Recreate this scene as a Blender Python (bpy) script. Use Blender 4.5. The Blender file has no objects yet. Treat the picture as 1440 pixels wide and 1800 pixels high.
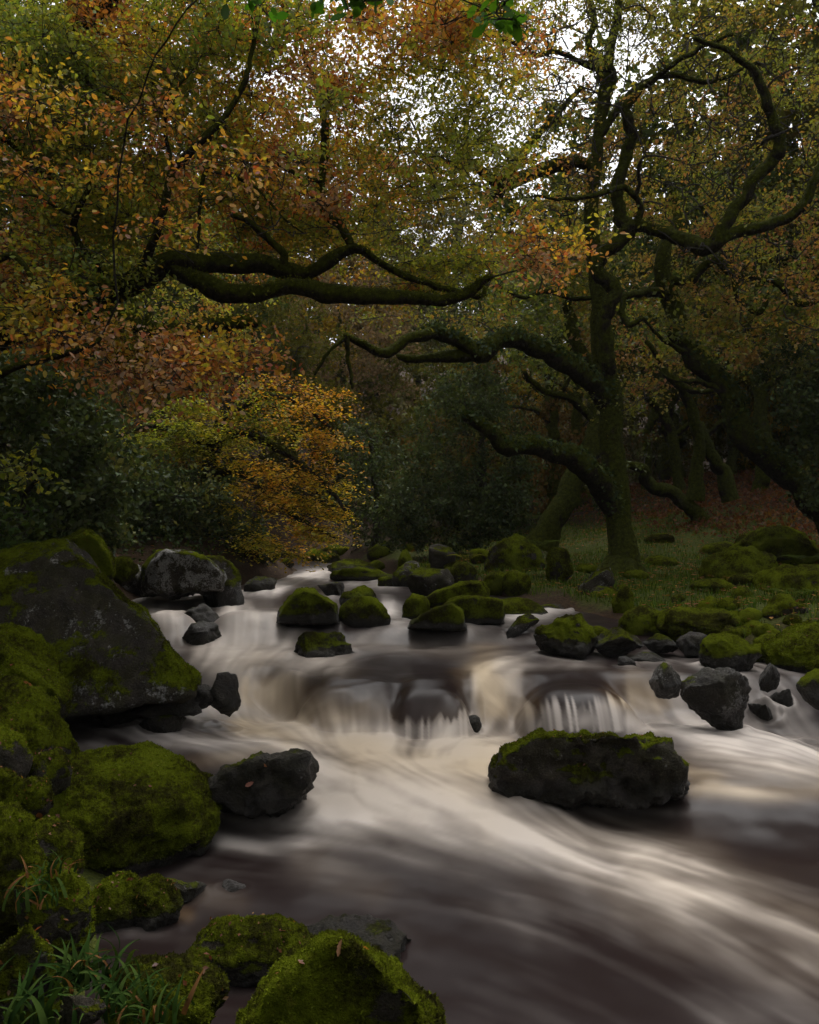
import bpy, bmesh, math, random, zlib
import numpy as np
from mathutils import Vector

R = np.random.default_rng(7)
scene = bpy.context.scene
COL = scene.collection

# ------------------------------------------------------------------ camera, world, sun, exposure
F = 1476.0                      # focal length in photo pixels (1440 x 1800)
CZ = 1.60                       # eye height above the near water
PITCH = math.atan(30 / F)
cam_d = bpy.data.cameras.new('camera')
cam = bpy.data.objects.new('camera', cam_d)
COL.objects.link(cam)
cam.location = (0, 0, CZ)
cam.rotation_euler = (math.pi / 2 + PITCH, 0, 0)
cam_d.sensor_fit = 'VERTICAL'
cam_d.sensor_height = 24.0
cam_d.lens = 24.0 * F / 1800.0
cam_d.clip_start = 0.05
cam_d.clip_end = 600
scene.camera = cam

SUN_EL, SUN_AZ = math.radians(66), math.radians(20)    # overcast light, high, from ahead
world = bpy.data.worlds.new('World')
scene.world = world
world.use_nodes = True
wn, wl = world.node_tree.nodes, world.node_tree.links
wn.clear()
sky = wn.new('ShaderNodeTexSky')
sky.sky_type = 'NISHITA'
sky.sun_disc = False
sky.sun_elevation = SUN_EL
sky.sun_rotation = SUN_AZ
sky.air_density = 1.0
sky.dust_density = 6.0
sky.ozone_density = 1.0
hs = wn.new('ShaderNodeHueSaturation')
hs.inputs['Saturation'].default_value = 0.12
bg = wn.new('ShaderNodeBackground')
bg.inputs['Strength'].default_value = 0.15
wo = wn.new('ShaderNodeOutputWorld')
wl.new(sky.outputs[0], hs.inputs['Color'])
wl.new(hs.outputs[0], bg.inputs['Color'])
wl.new(bg.outputs[0], wo.inputs['Surface'])

sun_d = bpy.data.lights.new('sun', 'SUN')
sun_d.energy = 0.6
sun_d.angle = math.radians(60)
sun_d.color = (1.0, 0.96, 0.9)
sun = bpy.data.objects.new('sun', sun_d)
COL.objects.link(sun)
sdir = Vector((math.cos(SUN_EL) * math.sin(SUN_AZ), math.cos(SUN_EL) * math.cos(SUN_AZ), math.sin(SUN_EL)))
sun.rotation_euler = sdir.to_track_quat('Z', 'Y').to_euler()
sun.location = sdir * 60

vs = scene.view_settings
scene.display_settings.display_device = 'sRGB'
vs.view_transform = 'Standard'
vs.look = 'None'
vs.gamma = 1.0
vs.use_curve_mapping = False
vs.exposure = 0.75
cy = scene.cycles
cy.use_denoising = True
cy.max_bounces = 8
cy.diffuse_bounces = 6
cy.glossy_bounces = 2
cy.transmission_bounces = 6
cy.transparent_max_bounces = 4
cy.caustics_reflective = False
cy.caustics_refractive = False

# ------------------------------------------------------------------ pixel <-> world
FW = np.array([0, math.cos(PITCH), math.sin(PITCH)])
UP = np.array([0, -math.sin(PITCH), math.cos(PITCH)])
CAM = np.array([0, 0, CZ])


def ray(px, py):
    return FW + np.array([(px - 720) / F, 0, 0]) + UP * ((900 - py) / F)


def P(px, py, Y):
    d = ray(px, py)
    return CAM + d * (Y / d[1])


def proj(v):
    rel = v - CAM
    dep = np.maximum(rel @ FW, 0.05)
    return 720 + F * rel[..., 0] / dep, 900 - F * (rel @ UP) / dep


# ------------------------------------------------------------------ noise
def _h(ix, iy, iz, s):
    n = (ix * 374761393 + iy * 668265263 + iz * 2147483647 + s * 1274126177) & 0xFFFFFFFF
    n = ((n ^ (n >> 13)) * 1274126177) & 0xFFFFFFFF
    n = ((n ^ (n >> 16)) * 2246822519) & 0xFFFFFFFF
    return ((n ^ (n >> 15)) & 0xFFFF) / 65535.0


def vnoise(p, s=0):
    p = np.asarray(p, float)
    i = np.floor(p).astype(np.int64)
    f = p - i
    u = f * f * f * (f * (f * 6 - 15) + 10)
    ux, uy, uz = u[..., 0], u[..., 1], u[..., 2]
    x, y, z = i[..., 0], i[..., 1], i[..., 2]
    r = 0
    for dx in (0, 1):
        wx = ux if dx else 1 - ux
        for dy in (0, 1):
            wy = uy if dy else 1 - uy
            for dz in (0, 1):
                wz = uz if dz else 1 - uz
                r = r + wx * wy * wz * _h(x + dx, y + dy, z + dz, s)
    return r * 2 - 1


def fbm(p, s=0, o=3, g=0.5):
    p = np.asarray(p, float)
    a, t, k = 1.0, 0, 0
    for j in range(o):
        t = t + a * vnoise(p * (2.03 ** j) + j * 17.3, s + j)
        k += a
        a *= g
    return t / k


def sst(a, b, x):
    t = np.clip((x - a) / (b - a), 0, 1)
    return t * t * (3 - 2 * t)


def sst2(x, a, b):
    return sst(a, b, x)


# ------------------------------------------------------------------ mesh helpers
def mesh_np(name, V, faces, attrs=None, colors=None, smooth=True):
    """faces: (n,k) int array or list of such arrays"""
    if not isinstance(faces, list):
        faces = [faces]
    me = bpy.data.meshes.new(name)
    V = np.ascontiguousarray(V, dtype=np.float32)
    me.vertices.add(len(V))
    me.vertices.foreach_set('co', V.ravel())
    idx = np.concatenate([f.ravel() for f in faces]).astype(np.int32)
    tot = np.concatenate([np.full(len(f), f.shape[1], np.int32) for f in faces])
    st = np.concatenate([[0], np.cumsum(tot)[:-1]]).astype(np.int32)
    me.loops.add(len(idx))
    me.loops.foreach_set('vertex_index', idx)
    me.polygons.add(len(tot))
    me.polygons.foreach_set('loop_start', st)
    me.polygons.foreach_set('loop_total', tot)
    me.polygons.foreach_set('use_smooth', np.full(len(tot), smooth, dtype=bool))
    me.update(calc_edges=True)
    for k, a in (attrs or {}).items():
        at = me.attributes.new(k, 'FLOAT', 'POINT')
        at.data.foreach_set('value', np.ascontiguousarray(a, dtype=np.float32))
    if colors is not None:
        at = me.attributes.new('tint', 'FLOAT_COLOR', 'POINT')
        c = np.ones((len(V), 4), np.float32)
        c[:, :3] = colors
        at.data.foreach_set('color', c.ravel())
    return me


def link(name, me, mat=None, parent=None, loc=None):
    o = bpy.data.objects.new(name, me)
    COL.objects.link(o)
    if mat is not None and me is not None and len(me.materials) == 0:
        me.materials.append(mat)
    if parent is not None:
        o.parent = parent
    if loc is not None:
        o.location = loc
    return o


def tag(o, label=None, cat=None, group=None, kind=None):
    if label:
        o['label'] = label
    if cat:
        o['category'] = cat
    if group:
        o['group'] = group
    if kind:
        o['kind'] = kind
    return o


def thing(name, label, cat, loc, group=None):
    return tag(link(name, None, None, None, loc), label, cat, group)


def normals(V, T):
    n = np.zeros_like(V)
    fn = np.cross(V[T[:, 1]] - V[T[:, 0]], V[T[:, 2]] - V[T[:, 0]])
    for k in range(3):
        np.add.at(n, T[:, k], fn)
    return n / np.maximum(np.linalg.norm(n, axis=1, keepdims=True), 1e-9)


# ------------------------------------------------------------------ materials
def new_mat(name):
    m = bpy.data.materials.new(name)
    m.use_nodes = True
    nt = m.node_tree
    nt.nodes.clear()
    return m, nt.nodes, nt.links


class NB:
    """tiny node-building helper"""
    def __init__(s, name):
        s.m, s.n, s.l = new_mat(name)
        s.out = s.n.new('ShaderNodeOutputMaterial')

    def add(s, t, **kw):
        nd = s.n.new(t)
        for k, v in kw.items():
            setattr(nd, k, v)
        return nd

    def pos(s):
        return s.add('ShaderNodeNewGeometry').outputs['Position']

    def noise(s, vec, scale, detail=4, rough=0.6, dist=0.0):
        nd = s.add('ShaderNodeTexNoise')
        nd.inputs['Scale'].default_value = scale
        nd.inputs['Detail'].default_value = detail
        nd.inputs['Roughness'].default_value = rough
        nd.inputs['Distortion'].default_value = dist
        s.l.new(vec, nd.inputs['Vector'])
        return nd.outputs['Fac']

    def ramp(s, fac, stops):
        nd = s.add('ShaderNodeValToRGB')
        cr = nd.color_ramp
        while len(cr.elements) < len(stops):
            cr.elements.new(0.5)
        for e, (p, c) in zip(cr.elements, stops):
            e.position = p
            e.color = (c[0], c[1], c[2], 1) if not np.isscalar(c) else (c, c, c, 1)
        s.l.new(fac, nd.inputs['Fac'])
        return nd.outputs['Color']

    def mix(s, fac, a, b, mode='MIX'):
        nd = s.add('ShaderNodeMix', data_type='RGBA', blend_type=mode)
        for sock, v in ((nd.inputs['Factor'], fac), (nd.inputs[6], a), (nd.inputs[7], b)):
            if isinstance(v, (int, float)):
                sock.default_value = v
            elif isinstance(v, tuple):
                sock.default_value = (v[0], v[1], v[2], 1)
            else:
                s.l.new(v, sock)
        return nd.outputs[2]

    def math(s, op, a, b=0.0, c=None, clamp=False):
        nd = s.add('ShaderNodeMath', operation=op, use_clamp=clamp)
        for sock, v in zip(nd.inputs, (a, b, c)):
            if v is None:
                continue
            if isinstance(v, (int, float)):
                sock.default_value = v
            else:
                s.l.new(v, sock)
        return nd.outputs[0]

    def attr(s, name):
        return s.add('ShaderNodeAttribute', attribute_name=name)

    def bump(s, h, strength, dist):
        nd = s.add('ShaderNodeBump')
        nd.inputs['Strength'].default_value = strength
        nd.inputs['Distance'].default_value = dist
        s.l.new(h, nd.inputs['Height'])
        return nd.outputs['Normal']

    def principled(s, col, rough=0.8, normal=None, spec=0.5):
        nd = s.add('ShaderNodeBsdfPrincipled')
        for k, v in (('Base Color', col), ('Roughness', rough), ('Specular IOR Level', spec)):
            if isinstance(v, (int, float)):
                nd.inputs[k].default_value = v
            elif isinstance(v, tuple):
                nd.inputs[k].default_value = (v[0], v[1], v[2], 1)
            else:
                s.l.new(v, nd.inputs[k])
        if normal is not None:
            s.l.new(normal, nd.inputs['Normal'])
        return nd.outputs[0]

    def done(s, sh):
        s.l.new(sh, s.out.inputs['Surface'])
        return s.m


def moss_color(b, pos):
    n1 = b.noise(pos, 3.2, 5, 0.65)
    n2 = b.noise(pos, 42.0, 4, 0.75)
    f = b.math('ADD', b.math('MULTIPLY', n1, 0.74), b.math('MULTIPLY', n2, 0.42))
    f = b.math('SUBTRACT', b.math('MULTIPLY', f, 1.6), 0.425)
    return b.ramp(f, [(0.26, (0.022, 0.019, 0.008)), (0.41, (0.040, 0.041, 0.007)),
                      (0.52, (0.085, 0.100, 0.007)), (0.66, (0.125, 0.155, 0.010)), (0.82, (0.15, 0.145, 0.018))])


def mat_rock():
    b = NB('mossy granite')
    p = b.pos()
    st = b.noise(p, 9, 6, 0.7)
    sp = b.noise(p, 120, 3, 0.7)
    base = b.ramp(st, [(0.25, (0.009, 0.007, 0.0052)), (0.5, (0.026, 0.021, 0.016)), (0.75, (0.070, 0.056, 0.043))])
    base = b.mix(b.ramp(sp, [(0.45, 0.0), (0.75, 0.45)]), base, (0.13, 0.115, 0.10))
    ln = b.math('ADD', b.math('MULTIPLY', b.noise(p, 5.0, 7, 0.68, 0.5), 0.72), b.math('MULTIPLY', b.noise(p, 55, 3, 0.6), 0.28))
    la = b.attr('lich').outputs['Fac']
    th = b.math('ADD', ln, b.math('MULTIPLY', la, 0.50))
    lm = b.ramp(th, [(0.69, 0.0), (0.745, 1.0)])
    alg = b.ramp(b.noise(p, 6.5, 6, 0.72), [(0.42, 0.0), (0.66, 0.75)])
    base = b.mix(alg, base, b.ramp(sp, [(0.3, (0.016, 0.016, 0.005)), (0.7, (0.050, 0.046, 0.014))]))
    base = b.mix(b.ramp(b.noise(p, 26, 5, 0.8), [(0.56, 0.0), (0.72, 0.6)]), base, (0.13, 0.105, 0.08))
    lcol = b.ramp(b.noise(p, 60, 3, 0.7), [(0.3, (0.12, 0.115, 0.105)), (0.7, (0.32, 0.31, 0.295))])
    col = b.mix(lm, base, lcol)
    # moss
    ms = b.attr('moss').outputs['Fac']
    mn = b.noise(p, 22, 5, 0.75)
    mm = b.ramp(b.math('ADD', ms, b.math('MULTIPLY', b.math('SUBTRACT', mn, 0.5), 1.3)), [(0.42, 0.0), (0.58, 1.0)])
    mc = moss_color(b, p)
    col = b.mix(mm, col, mc)
    wet = b.attr('wet').outputs['Fac']
    col = b.mix(wet, col, b.mix(1.0, col, (0.42, 0.40, 0.40), 'MULTIPLY'))
    rough = b.math('SUBTRACT', 0.85, b.math('MULTIPLY', wet, 0.5))
    rough = b.math('MAXIMUM', rough, b.math('MULTIPLY', mm, 0.75))
    hgt = b.math('ADD', b.math('MULTIPLY', b.noise(p, 70, 5, 0.75), 0.7),
                 b.math('MULTIPLY', b.math('MULTIPLY', b.noise(p, 160, 3, 0.7), mm), 0.8))
    spec = b.math('ADD', b.math('MULTIPLY', b.math('SUBTRACT', 1.0, mm), 0.16), b.math('MULTIPLY', wet, 0.22))
    return b.done(b.principled(col, rough, b.bump(hgt, 1.0, 0.05), spec))


def mat_moss_tuft():
    b = NB('moss tufts')
    p = b.pos()
    c = moss_color(b, p)
    d = b.add('ShaderNodeBsdfDiffuse')
    t = b.add('ShaderNodeBsdfTranslucent')
    b.l.new(c, d.inputs['Color'])
    b.l.new(c, t.inputs['Color'])
    m = b.add('ShaderNodeMixShader')
    m.inputs[0].default_value = 0.25
    b.l.new(d.outputs[0], m.inputs[1])
    b.l.new(t.outputs[0], m.inputs[2])
    return b.done(m.outputs[0])


def mat_bark(name, dark, pale, moss=0.5):
    b = NB(name)
    p = b.pos()
    mp = b.add('ShaderNodeMapping')
    mp.inputs['Scale'].default_value = (1, 1, 0.35)
    b.l.new(p, mp.inputs['Vector'])
    n = b.noise(mp.outputs[0], 28, 6, 0.7)
    col = b.ramp(n, [(0.3, dark), (0.75, pale)])
    nz = b.add('ShaderNodeSeparateXYZ')
    b.l.new(b.add('ShaderNodeNewGeometry').outputs['Normal'], nz.inputs[0])
    mf = b.math('ADD', b.math('MULTIPLY', nz.outputs[2], 0.38), b.math('MULTIPLY', b.noise(p, 4, 5, 0.65), 1.1))
    mf = b.math('ADD', mf, moss - 0.55)
    mm = b.ramp(mf, [(0.45, 0.0), (0.62, 1.0)])
    mc = b.ramp(b.noise(p, 18, 4, 0.7), [(0.3, (0.020, 0.024, 0.005)), (0.55, (0.058, 0.066, 0.008)), (0.8, (0.11, 0.12, 0.014))])
    col = b.mix(mm, col, mc)
    return b.done(b.principled(col, 0.9, b.bump(b.math('ADD', b.noise(mp.outputs[0], 60, 5, 0.8), b.math('MULTIPLY', b.noise(p, 14, 4, 0.7), 1.5)), 1.0, 0.05), 0.04))


def mat_leaf(name, trans=0.42, gloss=0.0, objcol=False):
    b = NB(name)
    if objcol:
        c = b.add('ShaderNodeObjectInfo').outputs['Color']
    else:
        c = b.attr('tint').outputs['Color']
    d = b.add('ShaderNodeBsdfDiffuse')
    t = b.add('ShaderNodeBsdfTranslucent')
    b.l.new(c, d.inputs['Color'])
    b.l.new(b.mix(1.0, c, (1.25, 1.15, 0.6), 'MULTIPLY'), t.inputs['Color'])
    m = b.add('ShaderNodeMixShader')
    m.inputs[0].default_value = trans
    b.l.new(d.outputs[0], m.inputs[1])
    b.l.new(t.outputs[0], m.inputs[2])
    o = m.outputs[0]
    if gloss:
        g = b.add('ShaderNodeBsdfGlossy')
        g.inputs['Roughness'].default_value = 0.45
        g.inputs['Color'].default_value = (0.8, 0.85, 0.9, 1)
        m2 = b.add('ShaderNodeMixShader')
        m2.inputs[0].default_value = gloss
        b.l.new(o, m2.inputs[1])
        b.l.new(g.outputs[0], m2.inputs[2])
        o = m2.outputs[0]
    return b.done(o)


def mat_tinted(name):
    """leaf whose mesh colour is multiplied by the object's own colour (trees of one kind in different autumn tints)"""
    b = NB(name)
    c = b.mix(1.0, b.attr('tint').outputs['Color'], b.add('ShaderNodeObjectInfo').outputs['Color'], 'MULTIPLY')
    d = b.add('ShaderNodeBsdfDiffuse')
    t = b.add('ShaderNodeBsdfTranslucent')
    b.l.new(c, d.inputs['Color'])
    b.l.new(c, t.inputs['Color'])
    m = b.add('ShaderNodeMixShader')
    m.inputs[0].default_value = 0.4
    b.l.new(d.outputs[0], m.inputs[1])
    b.l.new(t.outputs[0], m.inputs[2])
    return b.done(m.outputs[0])


def mat_ground():
    b = NB('woodland floor')
    p = b.pos()
    n = b.noise(p, 1.3, 6, 0.65)
    n2 = b.noise(p, 26, 5, 0.75)
    lit = b.ramp(n2, [(0.3, (0.012, 0.008, 0.005)), (0.55, (0.045, 0.026, 0.013)), (0.8, (0.10, 0.050, 0.022))])
    grn = b.ramp(n2, [(0.3, (0.020, 0.025, 0.006)), (0.7, (0.085, 0.100, 0.014))])
    ga = b.attr('green').outputs['Fac']
    f = b.ramp(b.math('ADD', b.math('MULTIPLY', b.math('SUBTRACT', n, 0.5), 1.6), ga), [(0.35, 0.0), (0.65, 1.0)])
    col = b.mix(f, lit, grn)
    return b.done(b.principled(col, 0.95, b.bump(n2, 0.8, 0.05), 0.15))


def mat_water():
    b = NB('peat river water')
    fo = b.attr('foam').outputs['Fac']
    tn = b.attr('peat').outputs['Fac']
    p = b.pos()
    wcol = b.mix(tn, (0.0135, 0.0082, 0.0078), (0.050, 0.026, 0.010))
    wat = b.add('ShaderNodeBsdfPrincipled')
    b.l.new(wcol, wat.inputs['Base Color'])
    wat.inputs['Roughness'].default_value = 0.30
    wat.inputs['Specular IOR Level'].default_value = 0.16
    wat.inputs['IOR'].default_value = 1.33
    fcol = b.mix(tn, (0.475, 0.425, 0.385), (0.47, 0.355, 0.205))
    foam = b.add('ShaderNodeBsdfPrincipled')
    b.l.new(fcol, foam.inputs['Base Color'])
    foam.inputs['Roughness'].default_value = 0.7
    foam.inputs['Specular IOR Level'].default_value = 0.2
    m = b.add('ShaderNodeMixShader')
    b.l.new(fo, m.inputs[0])
    b.l.new(wat.outputs[0], m.inputs[1])
    b.l.new(foam.outputs[0], m.inputs[2])
    return b.done(m.outputs[0])


M_ROCK = mat_rock()
M_TUFT = mat_moss_tuft()
M_BARK = mat_bark('mossy oak bark', (0.010, 0.008, 0.006), (0.050, 0.040, 0.030), 0.66)
M_TWIG = mat_bark('twig bark', (0.02, 0.017, 0.014), (0.13, 0.115, 0.10), 0.12)
M_GREYBARK = mat_bark('beech bark', (0.012, 0.010, 0.008), (0.06, 0.05, 0.04), 0.35)
M_LEAF = mat_leaf('autumn leaf', 0.48, 0.02)
M_LEAF1 = mat_leaf('single autumn leaf', 0.45, 0.015, objcol=True)
M_HOLLY = mat_leaf('holly leaf', 0.25, 0.010)
M_IVY = mat_leaf('ivy leaf', 0.25, 0.012)
M_FAR = mat_tinted('far foliage')
M_GRASS = mat_leaf('grass', 0.35)
M_BLADE = mat_leaf('rush blade', 0.3, objcol=True)
M_GROUND = mat_ground()
M_WATER = mat_water()

# ------------------------------------------------------------------ terrain and water level functions
RY = np.array([-6, 0, 2, 3, 4, 5, 6, 7, 8, 9, 10, 11, 12, 13, 15, 17, 20, 24, 30])
RL = np.array([-1.5, -0.9, -0.62, -0.85, -1.05, -1.4, -2.1, -2.65, -2.95, -3.2, -3.5, -3.6, -3.3, -2.7, -2.1, -2.2, -3.0, -6, -14])
RR = np.array([6, 5.5, 5.2, 5, 4.8, 4.6, 4.2, 3.75, 3.2, 2.7, 2.0, 1.4, 0.9, 0.4, -0.4, -0.9, -1.7, -4.2, -12])
WY = np.array([-6, 0, 3, 4.5, 5.5, 6.25])
WZ = np.array([0, 0, 0, .02, .05, .10])
UY = np.array([6.25, 6.9, 8.75, 9.15, 10.6, 11.2, 14, 18, 22, 30])
UZ = np.array([.48, .50, .54, .69, .74, .82, .89, .95, 1.0, 1.1])
# foot line of the falls: photo px -> py
FP = np.array([-400, 180, 330, 430, 520, 600, 690, 750, 820, 860, 900, 960, 1020, 1100, 1180, 1240, 1310, 1440, 1700])
FQ = np.array([1262, 1262, 1240, 1238, 1262, 1275, 1282, 1284, 1282, 1282, 1268, 1262, 1262, 1258, 1262, 1264, 1266, 1262, 1262])
_fy = (CZ - 0.10) * F / (FQ - 930.0)
_fx = (FP - 720) / F * _fy


# boulders the river slides over: photo px, distance, half width, half depth, height, base level
DOMES = [(757, 6.62, .34, .42, .45, .06), (1015, 6.70, .50, .42, .41, .06), (615, 6.74, .46, .48, .40, .05),
         (290, 9.35, .34, .35, .24, .50), (440, 9.5, .40, .4, .24, .50), (590, 5.6, .55, .5, .10, .03), (780, 5.2, .6, .5, .09, .02), (430, 5.7, .5, .35, .12, .03), (1300, 5.6, .6, .4, .07, .03)]


def water_z(x, y):
    yf = np.interp(x, _fx, _fy) + .16 * fbm(np.stack([x * 1.7, 0 * x, 0 * x + 4.2], -1), 64, 2) * sst2(-x, -3.2, -2.6)
    low = np.interp(y, WY, WZ)
    upp = np.interp(np.maximum(y, 6.25), UY, UZ)
    t = np.clip((y - yf - 0.04) / 0.62, 0, 1)
    st = 0.5 * (1 - (1 - t) ** 2) + 0.5 * t * t * (3 - 2 * t)
    st = st + 0.10 * np.sin(t * np.pi) * fbm(np.stack([x * 2.6, y * 2.6, 0 * x], -1), 63, 3) * 2.0
    # left arm: a longer, gentler rapid
    t2 = .62 * sst2(y, 4.7, 6.2) + .38 * sst2(y, 6.4, 8.4)
    wl = sst2(-x, 0.95, 1.7)
    st = st * (1 - wl) + t2 * wl
    z = low + (upp - low) * st
    # second, small step far left, and rolling standing waves
    for dp, dy, a, bb, h, zb in DOMES:
        wob = 0.10 * fbm(np.stack([x * 3.1, y * 3.1, 0 * x + dp], -1), 61, 2)
        v = (y - dy) / bb
        k = 1 - (np.abs((x - (dp - 720) / F * dy) / a + wob)) ** 3.4 - np.where(v > 0, v * .35, v + wob) ** 2
        zd = zb + h * np.where(k > 0, np.maximum(k, 1e-6) ** .62, k * .9)
        m = np.maximum(z, zd)
        z = m + np.log(np.exp((z - m) * 14) + np.exp((zd - m) * 14)) / 14 - .018
    roll = 0.025 * np.sin(y * 5.2 + x * 1.9) * sst2(y, 4.5, 5.2) * (1 - sst2(y, 6.0, 6.3)) * sst2(-x, -1.4, 0.6)
    return z + roll


def terrain_z(x, y):
    xl, xr = np.interp(y, RY, RL), np.interp(y, RY, RR)
    wz = np.where(y < 6.3, np.interp(y, WY, WZ), np.interp(np.maximum(y, 6.25), UY, UZ))
    dl, dr = xl - x, x - xr
    nn = fbm(np.stack([x * 0.9, y * 0.9, 0 * x], -1), 3, 4)
    nb = fbm(np.stack([x * 0.16, y * 0.16, 0 * x], -1), 9, 3)
    bed = np.minimum(water_z(x, y), water_z(x, y - 0.45)) - 0.30 + 0.05 * nn
    # right bank
    rb = np.interp(y, [-6, 3, 6, 8, 10, 14, 18, 24, 32, 45, 70, 140], [.25, .3, .5, .66, .76, .90, 1.08, 1.4, 2.2, 5.0, 13, 30])
    rb = rb + 0.10 * np.maximum(dr - 2.5, 0) * sst2(y, 13, 19) + 0.05 * np.maximum(dr - 1, 0) + nn * 0.20 + nb * 0.35 * sst2(dr, 1, 5)
    zr = wz - 0.3 + (rb - wz + 0.3) * sst2(dr, -0.35, 0.9)
    lb = wz + 0.02 + 0.28 * sst2(y, 5, 9) + 0.16 * np.maximum(dl, 0) * (.15 + .85 * sst2(y, 4, 8)) + 0.35 * np.maximum(dl - 2.0, 0) + nn * 0.06 + nn * 0.06 * sst2(y, 5, 8) + nb * 0.5 * sst2(dl, 1, 5)
    lb = lb + np.interp(y, [0, 20, 32, 45, 70, 140], [0, 0, 1.2, 4.5, 13, 30]) * 0.9
    zl = wz - 0.3 + (np.minimum(lb, 40) - wz + 0.3) * sst2(dl, -0.3, 1.0)
    far = sst2(y, 22, 30)
    z = np.where(dl > -0.35, zl, np.where(dr > -0.4, zr, bed))
    zf = 0.5 * (np.maximum(rb, 0) + lb * 0 + rb)
    zf = np.interp(y, [18, 24, 32, 45, 70, 140], [1.0, 1.4, 2.4, 5.5, 14, 31]) + nb * 0.6 + 0.05 * np.abs(x)
    return z * (1 - far) + zf * far


def surf_z(x, y):
    xl, xr = np.interp(y, RY, RL), np.interp(y, RY, RR)
    inside = (x > xl - 0.3) & (x < xr + 0.4) & (y < 26)
    t = terrain_z(x, y)
    return np.where(inside, np.maximum(t, water_z(x, y)), t)


_YS = np.concatenate([np.arange(1.2, 30, 0.015), np.arange(30, 120, 0.1)])


def hit(px, py):
    """where a photo pixel's sight line meets the ground or the water"""
    d = ray(px, py)
    t = _YS / d[1]
    x, z = d[0] * t, CZ + d[2] * t
    k = np.argmax(z < surf_z(x, _YS))
    if z[k] >= surf_z(x[k:k + 1], _YS[k:k + 1])[0]:
        k = len(_YS) - 1
    return np.array([x[k], _YS[k], z[k]])


# ------------------------------------------------------------------ ground
def build_ground():
    xs = np.concatenate([np.linspace(-150, -16, 40)[:-1], np.linspace(-16, -5, 70)[:-1], np.linspace(-5, 6, 190)[:-1],
                         np.linspace(6, 16, 60)[:-1], np.linspace(16, 150, 40)])
    ys = np.concatenate([np.linspace(-60, -5, 14)[:-1], np.linspace(-5, 14, 240)[:-1], np.linspace(14, 30, 90)[:-1], np.linspace(30, 160, 60)])
    X, Y = np.meshgrid(xs, ys)
    x, y = X.ravel(), Y.ravel()
    z = terrain_z(x, y)
    nx, ny = len(xs), len(ys)
    i = np.arange(nx * ny).reshape(ny, nx)
    q = np.stack([i[:-1, :-1].ravel(), i[:-1, 1:].ravel(), i[1:, 1:].ravel(), i[1:, :-1].ravel()], 1)
    xr = np.interp(y, RY, RR)
    dr = x - xr
    green = 0.75 * sst2(dr, 0.0, 1.0) * (1 - sst2(y, 19, 22)) * (1 - 0.8 * sst2(x, 6.5, 8.5) * sst2(y, 13, 16)) + 0.25 * (dr < 0) + .55 * (x < np.interp(y, RY, RL)) * (y < 9)
    o = link('ground', mesh_np('ground', np.stack([x, y, z], 1), q, {'green': green}), M_GROUND)
    tag(o, kind='structure')


build_ground()

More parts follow.
